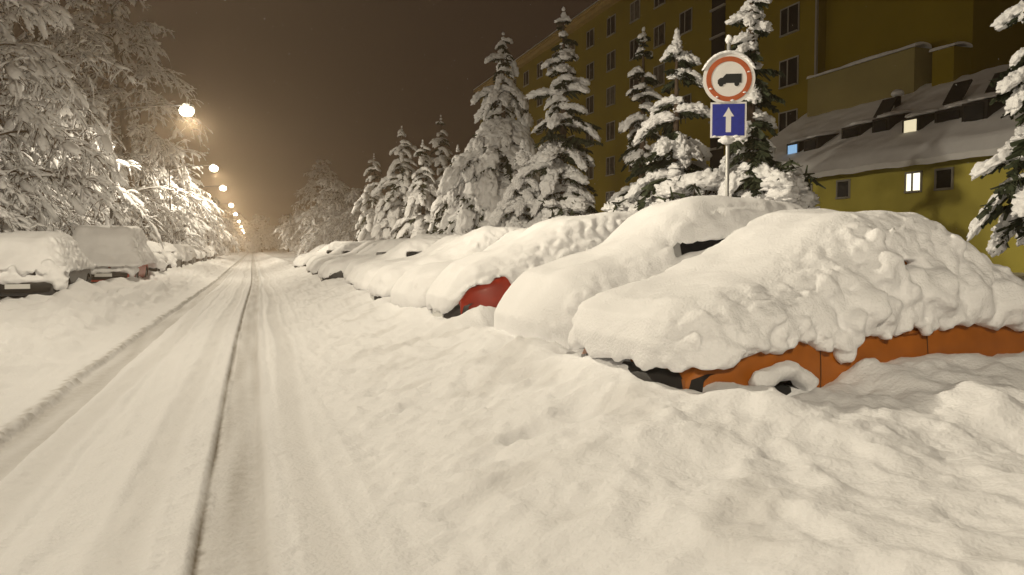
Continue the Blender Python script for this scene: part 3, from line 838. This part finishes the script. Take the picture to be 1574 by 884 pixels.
conifer('dark snow-dusted conifer at the right edge of the picture', 10.9, 8.35, 7.6, .95, 210, .5, .6, 3, .95, 2.8, bare=.16)
conifer('snowy young conifer filling the gap below the drooping conifer', 9.0, 33.5, 5.2, 2.2, 211, .8, .8, 2, 1.0, 2.6, needles=50)
conifer('snowy mid-height conifer between the leaning one and the small pale one', 9.4, 44.5, 7.0, 2.6, 212, .8, .8, 2, 1.0, 2.3, needles=45)
conifer('hazy far conifer at the very left end behind the small pale one', 9.2, 62, 8.2, 3.0, 213, .8, .8, 1, 1.0, 2.0, needles=35)
def shrub(label, x, y, H, R, seed):
    global RNG
    RNG = np.random.default_rng(seed); r = RNG
    root = thing('shrub', label, 'shrub', (x, y, gh(x, y) - .05), 0, 'snow-covered shrubs behind the parked cars')
    n = 40
    a = r.uniform(0, 2 * PI, n); l = R * r.uniform(.5, 1, n); h = H * r.uniform(.5, 1, n)
    t = np.linspace(0, 1, 6)
    P = np.stack([np.cos(a)[:, None] * l[:, None] * t, np.sin(a)[:, None] * l[:, None] * t, h[:, None] * np.sin(t * 1.9) / .95], -1)
    s = MB(); s.tubes(P, np.linspace(.018, .006, 6)[None] * np.ones((n, 1)), 4); s.build('stem', BARK, root)
    q = r.integers(0, n, 900); ti = r.uniform(.35, 1, 900)
    pi = np.stack([[np.interp(tv, t, P[i, :, k]) for k in range(3)] for i, tv in zip(q, ti)])
    d = r.normal(size=(900, 3)) * .11; d[:, 2] -= .05
    wv = np.cross(d, r.normal(size=(900, 3))); wv *= .03 / (np.linalg.norm(wv, axis=1, keepdims=True) + 1e-9)
    V = np.stack([pi - wv, pi + wv, pi + d + wv * .4, pi + d - wv * .4], 1).reshape(-1, 3)
    f = MB(); f.add(V, np.arange(len(V)).reshape(-1, 4)); f.build('foliage', NEEDLE, root, False)
    k = 26; i = r.integers(0, n, k); ti = r.uniform(.6, 1, k)
    c = np.stack([[np.interp(tv, t, P[j, :, m]) for m in range(3)] for j, tv in zip(i, ti)])
    e = R * r.uniform(.22, .42, k)
    sn = MB(); blobs(sn, c, np.stack([e, 0 * e, 0 * e], -1), np.stack([0 * e, e, 0 * e], -1), np.stack([0 * e, 0 * e, e * .75], -1), 3, .4, 1.8, .5)
    sn.build('snow_cover', SNOW_TREE, root)
shrub('snow-heaped shrub beneath the blue road sign', 9.0, 14.7, 2.2, .9, 301)
shrub('pale snow-heaped shrub right of the road sign post', 10.0, 13.2, 2.4, .8, 302)
shrub('snow-heaped shrub poking up behind the tall buried car', 8.2, 16.2, 1.9, .7, 303)
shrub('snow-heaped shrub at the foot of the fork-tipped spruce', 8.9, 21.9, 2.2, .8, 304)

def frosted_mesh(seed, H, R, limbs=36, subs=14, twigs=12, droop=.75, fat=1.0):
    r = np.random.default_rng(seed)
    t8 = np.linspace(0, 1, 8)
    tk = MB(); wob = np.stack([.25 * np.sin(t8 * 3 + seed), .25 * np.sin(t8 * 2.3 + 2 * seed), 0 * t8], -1) * (H / 10)
    trunk = wob + np.stack([0 * t8, 0 * t8, H * .93 * t8], -1)
    tk.tube(trunk, .022 * H * (1 - t8) ** .9 + .02, 9)
    n = limbs
    f = np.linspace(.13, .97, n) + r.uniform(-.02, .02, n)
    a = np.arange(n) * 2.4 + r.uniform(-.5, .5, n)
    l = R * (np.sin(np.clip(f, 0, 1) * PI * .80 + .50)) ** .7 * r.uniform(.7, 1.15, n)
    up = .75 * r.uniform(.5, 1.3, n); dr = droop * r.uniform(.7, 1.4, n)
    d = np.stack([np.cos(a), np.sin(a), 0 * a], -1)
    b0 = np.stack([np.interp(f, t8, trunk[:, k]) for k in range(3)], -1)
    LP = b0[:, None] + d[:, None] * (l[:, None] * t8)[..., None] + np.array([0, 0, 1.]) * (l[:, None] * (up[:, None] * t8 - dr[:, None] * t8 ** 2))[..., None]
    K = 7; tK = np.linspace(0, 1, K)
    def children(P, length, count, spread, droop_, lo):
        m = len(P); idx = np.repeat(np.arange(m), count); s = r.uniform(lo, 1, m * count)
        Kp = P.shape[1]; q = s * (Kp - 1); i0 = np.minimum(q.astype(int), Kp - 2); fr = (q - i0)[:, None]
        base = P[idx, i0] * (1 - fr) + P[idx, i0 + 1] * fr
        tan = P[idx, i0 + 1] - P[idx, i0]; tan /= np.linalg.norm(tan, axis=1, keepdims=True) + 1e-9
        dd = tan + r.normal(size=tan.shape) * spread; dd[:, 2] *= .6; dd /= np.linalg.norm(dd, axis=1, keepdims=True) + 1e-9
        ll = length[idx] * r.uniform(.5, 1.2, len(idx))
        Q = base[:, None] + dd[:, None] * (ll[:, None] * tK)[..., None] - np.array([0, 0, 1.]) * (ll[:, None] * droop_ * r.uniform(.4, 1.5, (len(idx), 1)) * tK ** 2)[..., None]
        return Q, ll
    SP, sl = children(LP, l * .42, subs, .7, .5, .2)
    TP, tl = children(SP, np.maximum(.25, sl * .45), twigs, 1.0, .45, .12)
    for Q in (SP, TP): Q[..., 2] = np.maximum(Q[..., 2], .15)
    LP[..., 2] = np.maximum(LP[..., 2], .2)
    wd = MB()
    wd.tubes(LP, np.linspace(.055, .02, 8)[None] * np.ones((n, 1)), 5)
    wd.tubes(SP, np.linspace(.022, .010, K)[None] * np.ones((len(SP), 1)), 3)
    wd.tubes(TP, np.linspace(.018, .008, K)[None] * np.ones((len(TP), 1)), 3)
    sn = MB()
    def rad(Q, base, s):
        R_ = base * np.clip(.75 + 1.1 * perlin(Q[..., 0] * 1.7, Q[..., 1] * 1.7, Q[..., 2] * 1.7, s) + .75 * r.uniform(-1, 1, Q.shape[:2]), .12, 2.4)
        R_[:, -1] *= .45; return R_
    for Q, b, sd, s in ((LP, .075, 6, 71), (SP, .05, 5, 72), (TP[r.random(len(TP)) < .68], .038, 4, 73)):
        rr = rad(Q, b * fat, s)
        sn.tubes(Q + np.array([0, 0, 1.]) * (rr * .75)[..., None], rr, sd)
    # heavier clots
    sel = r.choice(len(SP), len(SP), replace=False)
    c = SP[sel, -2]; e = .13 * fat * r.uniform(.6, 1.7, len(c))
    dx = SP[sel, -1] - SP[sel, -3]; dx /= np.linalg.norm(dx, axis=1, keepdims=True) + 1e-9
    dy = np.cross(dx, np.array([0, 0, 1.])); dy /= np.linalg.norm(dy, axis=1, keepdims=True) + 1e-9
    dz = np.cross(dy, dx); dz = np.where(dz[:, 2:] < 0, -dz, dz)
    global RNG
    RNG = r
    blobs(sn, c, dx * e[:, None] * 1.9, dy * e[:, None], dz * e[:, None] * .7, 1, .4, 1.6, .6)
    return tk, wd, sn
def frosted(label, x, y, seed, H, R, rz=0, group='snow-frosted trees left of the road', **kw):
    root = thing('frosted_tree', label, 'tree', (x, y, .1), rz, group)
    a, b, c = frosted_mesh(seed, H, R, **kw)
    a.build('trunk', BARK, root); b.build('branches', TWIG, root); c.build('snow_cover', SNOW_TREE, root)
    return root
F1 = frosted('large bright snow-frosted tree at the far left edge', -8.8, 31.0, 401, 11.5, 4.0)
F2 = frosted('broad brightly lit snowy tree left of the largest street lamp', -9.4, 42, 402, 9.2, 3.6, limbs=38, droop=.9, fat=1.15)
F3 = frosted('tall hazy snow-dusted tree rising behind the bright ones', -9.0, 63, 403, 22, 5.0, limbs=44, subs=14, fat=1.0)
F4 = frosted('drooping snowy tree over the left-hand cars, low and wide', -9.0, 52, 404, 8.4, 3.4, limbs=36, droop=1.1)
GLT = 'snow-frosted trees left of the road'
for src, x, y, rz, sc, lab in (
        (F4, -7.9, 26.0, 1, .6, 'low snowy tree hanging over the car at the left edge'),
        (F3, -11.0, 49, 2.6, .85, 'tall snow-dusted tree between the far-left bright tree and the hazy tall one'),
        (F3, -14.5, 40, 2, .85, 'tall snowy tree standing behind the far-left bright tree'),
        (F1, -13.5, 36, 4, 1.25, 'big snowy tree whose upper branches fill the top left corner'),
        (F2, -8.6, 74, 2, 1.3, 'rounded snowy tree beyond the broad bright one'),
        (F1, -8.8, 86, 3, 1.15, 'snowy tree whose branches droop near the second street lamp'),
        (F4, -8.2, 68, .5, 1.2, 'low wide snowy tree farther along, close to the second lamp'),
        (F2, -9.5, 96, 1.1, 1.2, 'faint snowy tree near the third street lamp'),
        (F1, -9.0, 112, 2.2, 1, 'faint snowy tree near the fourth street lamp'),
        (F2, -9.0, 130, 4.2, 1.2, 'faint snowy tree beyond the fourth street lamp'),
        (F4, -9.0, 150, 5.2, 1.5, 'pale far snowy tree near the fifth street lamp'),
        (F2, -9.0, 175, .2, 1.4, 'pale far snowy tree past the fifth street lamp')):
    dup(src, (x, y, .1), rz, lab, GLT, sc)
GRT = 'hazy snowy trees at the far end of the right-hand row'
for src, x, y, rz, sc, lab in (
        (F2, 13.0, 128, 1, 1.45, 'hazy bare snowy tree left of the conifer row'),
        (F3, 13.5, 160, 3, .95, 'taller hazy snowy tree left of the conifer row, set farther back'),
        (F4, 11.5, 110, 2, 1.0, 'low hazy snowy tree where the right-hand cars end'),
        (F1, 14.0, 104, 5, .9, 'slender hazy snowy tree beside the left end of the conifer row'),
        (F4, 15.0, 150, 4, 1.6, 'broad faint snowy tree behind the hazy trees left of the conifer row'),
        (F2, 10.5, 185, 4, 1.2, 'faint snowy tree right of the road end'),
        (F1, 9.5, 215, 5, 1.0, 'faintest snowy tree beside the road end'),
        (F2, 3.0, 260, 2, 1.4, 'faint snowy tree closing the end of the road'),
        (F4, -4.5, 330, 1, 2.0, 'faint low tree behind the farthest street lamps')):
    dup(src, (x, y, .1), rz, lab, GRT, sc)

# ------------------------------------------------------------------ road sign
SIGN_W = mat('sign_white', (.72, .70, .68), .5, var=.04, vscale=8)
SIGN_R = mat('sign_red', (.40, .09, .025), .5, var=.12, vscale=8)
SIGN_B = mat('sign_blue', (.014, .024, .27), .5, var=.15, vscale=20)
SIGN_K = mat('sign_black', (.008, .010, .011), .5)
def prism(mb, poly, y0, y1):
    poly = np.asarray(poly, float); n = len(poly)
    a = np.stack([poly[:, 0], np.full(n, y0), poly[:, 1]], -1); b = a.copy(); b[:, 1] = y1
    k = np.arange(n); k2 = (k + 1) % n
    c0 = a.mean(0); c1 = b.mean(0)
    V = np.concatenate([a, b, c0[None], c1[None]])
    mb.add(V, np.stack([k, k2, k2 + n, k + n], -1), np.concatenate([np.stack([k2, k, np.full(n, 2 * n)], -1), np.stack([k + n, k2 + n, np.full(n, 2 * n + 1)], -1)]))
sx, sy = 6.85, 10.25
sroot = thing('road_sign', 'road sign post with round truck-ban disc above a blue square with white arrow', 'road sign', (sx, sy, 0), math.radians(-25))
p = MB(); p.tube([(0, .035, .3), (0, .035, 2), (0, .035, 4.55)], .03, 12); p.build('post', STEEL, sroot)
ZD, ZS = 4.01, 3.40
ci = [(math.cos(k * PI / 32), math.sin(k * PI / 32)) for k in range(64)]
def disc(r, y0, y1, z): 
    mb = MB(); prism(mb, [(r * c, z + r * s) for c, s in ci], y0, y1); return mb
dk = disc(.385, -.006, .006, ZD).build('round_sign', SIGN_W, sroot, False)
rg = MB(); 
a = np.array(ci); n = 64
V = np.concatenate([np.stack([r * a[:, 0], np.full(n, y), ZD + r * a[:, 1]], -1) for r, y in ((.335, -.0065), (.335, -.011), (.262, -.011), (.262, -.0065))])
k = np.arange(n); k2 = (k + 1) % n
rg.add(V, np.concatenate([np.stack([i * n + k, i * n + k2, (i + 1) * n + k2, (i + 1) * n + k], -1) for i in range(3)]))
rg.build('red_ring', SIGN_R, dk, False)
tk = MB()
for poly in ([(-.165, -.075), (-.165, -.015), (-.13, .015), (-.09, .022), (-.06, .06), (-.045, .062), (-.045, -.075)],
             [(-.05, -.06), (-.05, .075), (.185, .075), (.185, -.06)]):
    prism(tk, [(x, ZD + z) for x, z in poly], -.0115, -.0062)
for cx in (-.115, .115):
    prism(tk, [(cx + .036 * c, ZD - .075 + .036 * s) for c, s in ci], -.0122, -.0062)
tk.build('truck_symbol', SIGN_K, dk, False)
sq = MB(); w = .265
prism(sq, [(-w, ZS - w), (w, ZS - w), (w, ZS + w), (-w, ZS + w)], -.006, .006)
sqo = sq.build('square_sign', SIGN_W, sroot, False)
sq = MB(); w = .238
prism(sq, [(-w, ZS - w), (w, ZS - w), (w, ZS + w), (-w, ZS + w)], -.0095, -.0062); sq.build('blue_panel', SIGN_B, sqo, False)
ar = MB()
prism(ar, [(-.038, ZS - .185), (.038, ZS - .185), (.038, ZS + .05), (-.038, ZS + .05)], -.0125, -.0097)
prism(ar, [(-.082, ZS + .05), (.082, ZS + .05), (.03, ZS + .13), (0, ZS + .19), (-.03, ZS + .13)], -.0125, -.0097)
ar.build('arrow_symbol', SIGN_W, sqo, False)
cp = MB(); cp.box(-.10, .10, .008, .04, ZD - .05, ZD - .01); cp.box(-.10, .10, .008, .04, ZS - .04, ZS + .0); cp.build('clamp', STEEL, sroot, False)
sn = MB()
c = [np.array([0, .03, 4.6])] + [np.array([.395 * math.cos(q), .0, ZD + .395 * math.sin(q)]) for q in np.linspace(.5, 2.64, 15)]
ex = np.array([[.055, 0, 0]] + [[.055 * math.sin(q) + .02, 0, -.05 * math.cos(q)] for q in np.linspace(.5, 2.64, 15)])
ey = np.array([[0, .05, 0]] + [[0, .03, 0]] * 15); ez = np.array([[0, 0, .07]] + [[0, 0, .03]] * 15)
blobs(sn, c, ex, ey, ez, 2, .3, 1.5, .8)
sn.build('snow_cap', SNOW, sroot); sn = MB()
blobs(sn, [np.array([-.03, -.01, ZS - .32])], np.array([[.11, 0, 0]]), np.array([[0, .05, 0]]), np.array([[0, 0, .08]]), 2, .3)
sn.build('snow_lump', SNOW, sroot); sn = MB(); r = random.Random(4)
c = [np.array([.30 * math.cos(q), -.012, ZD + .33 * math.sin(q)]) for q in (3.6, 4.1, 4.9, 5.6, .3)] + [np.array([-.2, -.012, ZS - .25]), np.array([.12, -.012, ZS - .255])]
for q in c:
    e = r.uniform(.012, .03); sn = MB()
    blobs(sn, [q], np.array([[e * 1.7, 0, 0]]), np.array([[0, .012, 0]]), np.array([[0, 0, e]]), 1, .4)
    sn.build('snow_fleck', SNOW, sroot)

# ------------------------------------------------------------------ buildings
WALL_M = mat('ochre_render', (.24, .178, .008), .9, var=.10, vscale=.35, bump=.3, bscale=8, bdist=.02)
WALL_G = mat('grey_render', (.30, .25, .10), .9, var=.10, vscale=.5)
WALL_A = mat('yellow_render', (.56, .49, .10), .9, var=.15, vscale=.5, bump=.3, bscale=8, bdist=.02)
FRAME = mat('window_frame', (.34, .32, .28), .6)
CORN = mat('cornice_render', (.40, .28, .10), .8, var=.1, vscale=2)
ROOF_D = mat('roof_dark', (.03, .026, .022), .8)
LIT = mat('lit_window', (.8, .8, .7), .5, emit=(1., .95, .72), estr=1.6)
LIT_W = mat('lit_dormer', (.8, .75, .6), .5, emit=(1., .88, .58), estr=.75)
LIT_B = mat('lit_blue_window', (.3, .5, .8), .5, emit=(.30, .55, .85), estr=.7)
BX = 28.0
bld = thing('apartment_building', 'long dark ochre apartment block with rows of dark windows', 'building', (BX, 70, 0))
def bpart(name, m, parent, *boxes):
    mb = MB()
    for b in boxes: mb.box(*b)
    return mb.build(name, m, parent, False)
O = np.array([BX, 70, 0])
Y0, Y1, YC, TOP = 25.1 - 70, 97 - 70, 33.9 - 70, 21.4
bpart('wall', WALL_M, bld, (0, 14, YC, Y1, 0, TOP))
bpart('blank_wall', WALL_M, bld, (.45, 13.5, Y0, YC + .002, 0, TOP + 1.5))
rf = MB(); rf.hexa([(-.7, Y0 - .4, TOP + .36), (14.7, Y0 - .4, TOP + .36), (14.7, Y1 + .5, TOP + .36), (-.7, Y1 + .5, TOP + .36), (5.5, Y0 + 4, TOP + 3), (8.5, Y0 + 4, TOP + 3), (8.5, Y1 - 4, TOP + 3), (5.5, Y1 - 4, TOP + 3)])
rf = None
rf = MB(); rf.hexa([(-.75, YC + .3, TOP + .36), (14.7, YC + .3, TOP + .36), (14.7, Y1 + .5, TOP + .36), (-.75, Y1 + .5, TOP + .36), (5.5, YC + 4, TOP + 2.6), (8.5, YC + 4, TOP + 2.6), (8.5, Y1 - 4, TOP + 2.6), (5.5, Y1 - 4, TOP + 2.6)])
rf.build('roof', SNOW, bld, False)
bpart('cornice', CORN, bld, (-.55, 0, YC, Y1 + .3, TOP - .25, TOP + .12), (-.8, 14.5, YC + .05, Y1 + .4, TOP + .12, TOP + .35))
bpart('drainpipe', FRAME, bld, (-.12, -.002, YC + .02, YC + .14, 2, TOP - .3))
def window(yc, zc, w, h, pane=GLASS, x=0., parent=bld, mull=True):
    y0, y1, z0, z1 = yc - w / 2, yc + w / 2, zc - h / 2, zc + h / 2
    t = .07
    bx = [(x - .05, x + .05, y0 - t, y0, z0 - t, z1 + t), (x - .05, x + .05, y1, y1 + t, z0 - t, z1 + t), (x - .05, x + .05, y0, y1, z1, z1 + t), (x - .14, x + .05, y0, y1, z0 - t, z0)]
    if mull: bx.append((x - .045, x + .05, yc - .04 + w * .08, yc + .04 + w * .08, z0, z1))
    fo = bpart('window', FRAME, parent, *bx)
    bpart('pane', pane, fo, (x - .02, x + .03, y0 + .001, y1 - .001, z0 + .001, z1 - .001))
    return fo
cols = [36.2 - 70, 47 - 70, 50.6 - 70] + [54.4 - 70 + 4.15 * k for k in range(9)]
zs_ = [2.6 + 2.83 * k for k in range(7)]
for yc in cols:
    for zc in zs_:
        window(yc, zc, 1.45, 1.4, random.Random(int(yc * 7 + zc * 31)).choice([GLASS, GLASS, CURT1, CURT2]))
far = MB()
for k in range(9, 15):
    yc = 54.4 - 70 + 4.15 * k
    if yc > Y1 - 1.5: continue
    for zc in zs_: far.box(-.03, .03, yc - .72, yc + .72, zc - .7, zc + .7)
fo = far.build('distant_windows', GLASS, bld, False); fo['kind'] = 'stuff'
# stairwell strip with snowy ledges
zb = np.arange(2.5, 20.5, 1.75)
so = bpart('stair_window', GLASS, bld, (-.03, .03, 43.1 - 70 - .75, 43.1 - 70 + .75, 2., 20.8))
bpart('ledge', FRAME, so, *[(-.16, -.031, 43.1 - 70 - .8, 43.1 - 70 + .8, z, z + .12) for z in zb])
# terrace wall and its snow, end block with cap
bpart('terrace_wall', WALL_G, bld, (-.65, .445, 27 - 70, 33.86 - 70, 7.5, 10.2))
def snow_bar(name, parent, x0, x1, y0, y1, z, th, seed, n=60):
    ys = np.linspace(y0, y1, n); a = np.linspace(0, PI, 9)
    P = np.stack([np.stack([(x0 + x1) / 2 - np.cos(a) * (x1 - x0) / 2, np.full(9, y), z + th * np.sin(a) ** .6 * (1 + .35 * perlin(np.array([y * .9]), np.array([seed * 1.0]), np.array([.5]), 3)[0])], -1) for y in ys])
    mb = MB(); sheet(mb, P, True)
    for row in (P[0], P[-1]):
        k = np.arange(8); mb.add(np.concatenate([row, row.mean(0)[None]]), None, np.stack([k, k + 1, np.full(8, 9)], -1))
    return mb.build(name, SNOW, parent)
snow_bar('terrace_snow', bld, -.75, .2, 26.9 - 70, 33.85 - 70, 10.2, .22, 1)
bpart('end_block', WALL_M, bld, (-.5, .44, Y0 + .02, Y0 + 1.1, 6, 9.8))
snow_bar('end_block_snow', bld, -.6, .4, Y0 - .08, Y0 + 1.2, 9.8, .2, 2, 10)
snow_bar('eave_snow', bld, -.85, -.1, YC + .1, Y1 + .4, TOP + .35, .18, 3, 120)

ann = thing('annex_building', 'low yellow annex with steep snowy roof and row of dark dormers', 'building', (22.5, 20, 0))
A0, A1, EZ, RZ, RX = -14., 14.2, 4.75, 8.45, 27.97 - 22.5
aw = MB(); aw.box(0, RX, A0, A1, 0, EZ - .25); aw.build('wall', WALL_A, ann, False)
ar_ = MB(); ar_.hexa([(-.5, A0 - .3, EZ - .25), (RX, A0 - .3, EZ - .25), (RX, A1 + .3, EZ - .25), (-.5, A1 + .3, EZ - .25), (-.5, A0 - .3, EZ), (RX, A0 - .3, RZ - .1), (RX, A1 + .3, RZ - .1), (-.5, A1 + .3, EZ)])
ar_.build('roof', ROOF_D, ann, False)
# snow sheet on the annex roof
ny, nx = 160, 40
yy, ss = np.meshgrid(np.linspace(A0 - .35, A1 + .35, ny), np.linspace(-.02, 1, nx), indexing='ij')
px = -.6 + (RX + .6) * ss; pz = EZ + (RZ - EZ) * (px + .5) / (RX + .5) + .20 + .06 * fbm(yy * .8, px * 1.2, 0 * px, 3, 88) - .25 * sstep(.06, -.02, ss)
sm = MB(); top = np.stack([px, yy, pz], -1); sheet(sm, top, False)
edge = np.stack([top[:, 0], top[:, 0] - np.array([-.08, 0, .20])], 1); sheet(sm, edge, True)
sm.build('roof_snow', SNOW, ann)
# dormers (dark cheeks, snow on top, some lit) and tilted open roof windows
def roof_z(x): return EZ + (RZ - EZ) * (x + .5) / (RX + .5)
def dormer(yc, w, pane, xf=1.0, h=.95):
    zf = roof_z(xf); xb = xf + 1.15
    d = MB(); d.hexa([(xf, yc - w / 2, zf - .1), (xb, yc - w / 2, roof_z(xb) - .1), (xb, yc + w / 2, roof_z(xb) - .1), (xf, yc + w / 2, zf - .1),
                      (xf, yc - w / 2, zf + h), (xb + .15, yc - w / 2, zf + h + .25), (xb + .15, yc + w / 2, zf + h + .25), (xf, yc + w / 2, zf + h)])
    o = d.build('dormer', ROOF_D, ann, False)
    bpart('pane', pane, o, (xf - .03, xf - .004, yc - w / 2 + .12, yc + w / 2 - .12, zf + .18, zf + h - .1))
    s = MB(); blobs(s, [np.array([xf + .65, yc, zf + h + .17])], np.array([[.75, 0, .15]]), np.array([[0, w * .55, 0]]), np.array([[0, 0, .16]]), 3, .15, 2, .3)
    s.build('dormer_snow', SNOW, o)
def sash(yc, w, x, tilt=1.05, l=1.3):
    z = roof_z(x) + .25
    d = MB(); ca, sa = math.cos(tilt), math.sin(tilt)
    d.hexa([(x + q * ca * l - sa * e, yc + v * w / 2, z + q * sa * l + ca * e) for e in (0, .07) for q, v in ((0, -1), (1, -1), (1, 1), (0, 1))])
    d.build('open_roof_window', ROOF_D, ann, False)
for yc, pane, w in ((9.9, LIT_B, .85), (8.7, GLASS, .9), (6.9, GLASS, 1.1), (5.3, GLASS, .9), (3.25, LIT_W, .8), (1.9, GLASS, 1.2), (.5, GLASS, 1.0), (-1.2, GLASS, 1.2), (-3.4, GLASS, 1.2), (-6.2, GLASS, 1.2)):
    q = random.Random(int(yc * 10) + 50)
    dormer(yc, w, pane, 1.15 + q.uniform(-.3, .35), .72 + q.uniform(-.12, .15))
for yc in (6.5, 2.95, 1.2, -2.2): sash(yc, .8, 2.6, 1.0, 1.0)
vp = MB(); vp.tube([(3.7, 6.7, 6.9), (3.7, 6.7, 8.0)], .13, 10); vo = vp.build('vent_pipe', ROOF_D, ann)
vs_ = MB(); blobs(vs_, [np.array([3.7, 6.7, 8.05])], np.array([[.26, 0, 0]]), np.array([[0, .26, 0]]), np.array([[0, 0, .2]]), 2, .15); vs_.build('vent_snow', SNOW, vo)
for yc, pane in ((7.8, GLASS), (5.6, GLASS), (2.1, LIT), (.8, GLASS), (-3.0, GLASS), (-7, GLASS)):
    window(yc, 3.85, .62, .62, pane, 0., ann, pane is LIT)

# ------------------------------------------------------------------ falling snow
RNG = np.random.default_rng(77)
n = 900
C = np.stack([RNG.uniform(-14, 14, n), RNG.uniform(5, 34, n), RNG.uniform(.6, 11, n)], -1)
oc = np.array([(1, 0, 0), (-1, 0, 0), (0, 1, 0), (0, -1, 0), (0, 0, 1), (0, 0, -1)], float)
of = np.array([(0, 2, 4), (2, 1, 4), (1, 3, 4), (3, 0, 4), (2, 0, 5), (1, 2, 5), (3, 1, 5), (0, 3, 5)])
V = C[:, None] + oc[None] * RNG.uniform(.003, .007, (n, 1, 1)) * RNG.uniform(.6, 1.3, (n, 6, 1))
fs = MB(); fs.add(V, None, (of[None] + np.arange(n)[:, None, None] * 6).reshape(-1, 3))
fo = fs.build('falling_snow', SNOW, None); fo['kind'] = 'stuff'

# ------------------------------------------------------------------ haze, sky
hz = MB(); hz.box(-60, 75, -35, 360, -1.6, 26.5)
HM = bpy.data.materials.new('haze'); HM.use_nodes = True
nt = HM.node_tree; nt.nodes.clear()
ou = nt.nodes.new('ShaderNodeOutputMaterial'); pv = nt.nodes.new('ShaderNodeVolumePrincipled')
pv.inputs['Color'].default_value = (.92, .72, .52, 1); pv.inputs['Density'].default_value = .0015; pv.inputs['Anisotropy'].default_value = .72
nt.links.new(pv.outputs['Volume'], ou.inputs['Volume'])
ho = hz.build('haze', HM, None, False); ho['kind'] = 'stuff'

W = bpy.data.worlds.new('World'); S.world = W; W.use_nodes = True
bg = W.node_tree.nodes['Background']
bg.inputs['Color'].default_value = (1.0, .60, .36, 1); bg.inputs['Strength'].default_value = .024

S.view_settings.view_transform = 'Standard'; S.view_settings.look = 'None'
S.view_settings.exposure = 0; S.view_settings.gamma = 1; S.view_settings.use_curve_mapping = False
S.cycles.use_denoising = True
S.cycles.max_bounces = 6; S.cycles.diffuse_bounces = 4; S.cycles.volume_bounces = 1; S.cycles.transparent_max_bounces = 8
S.cycles.sample_clamp_indirect = 4
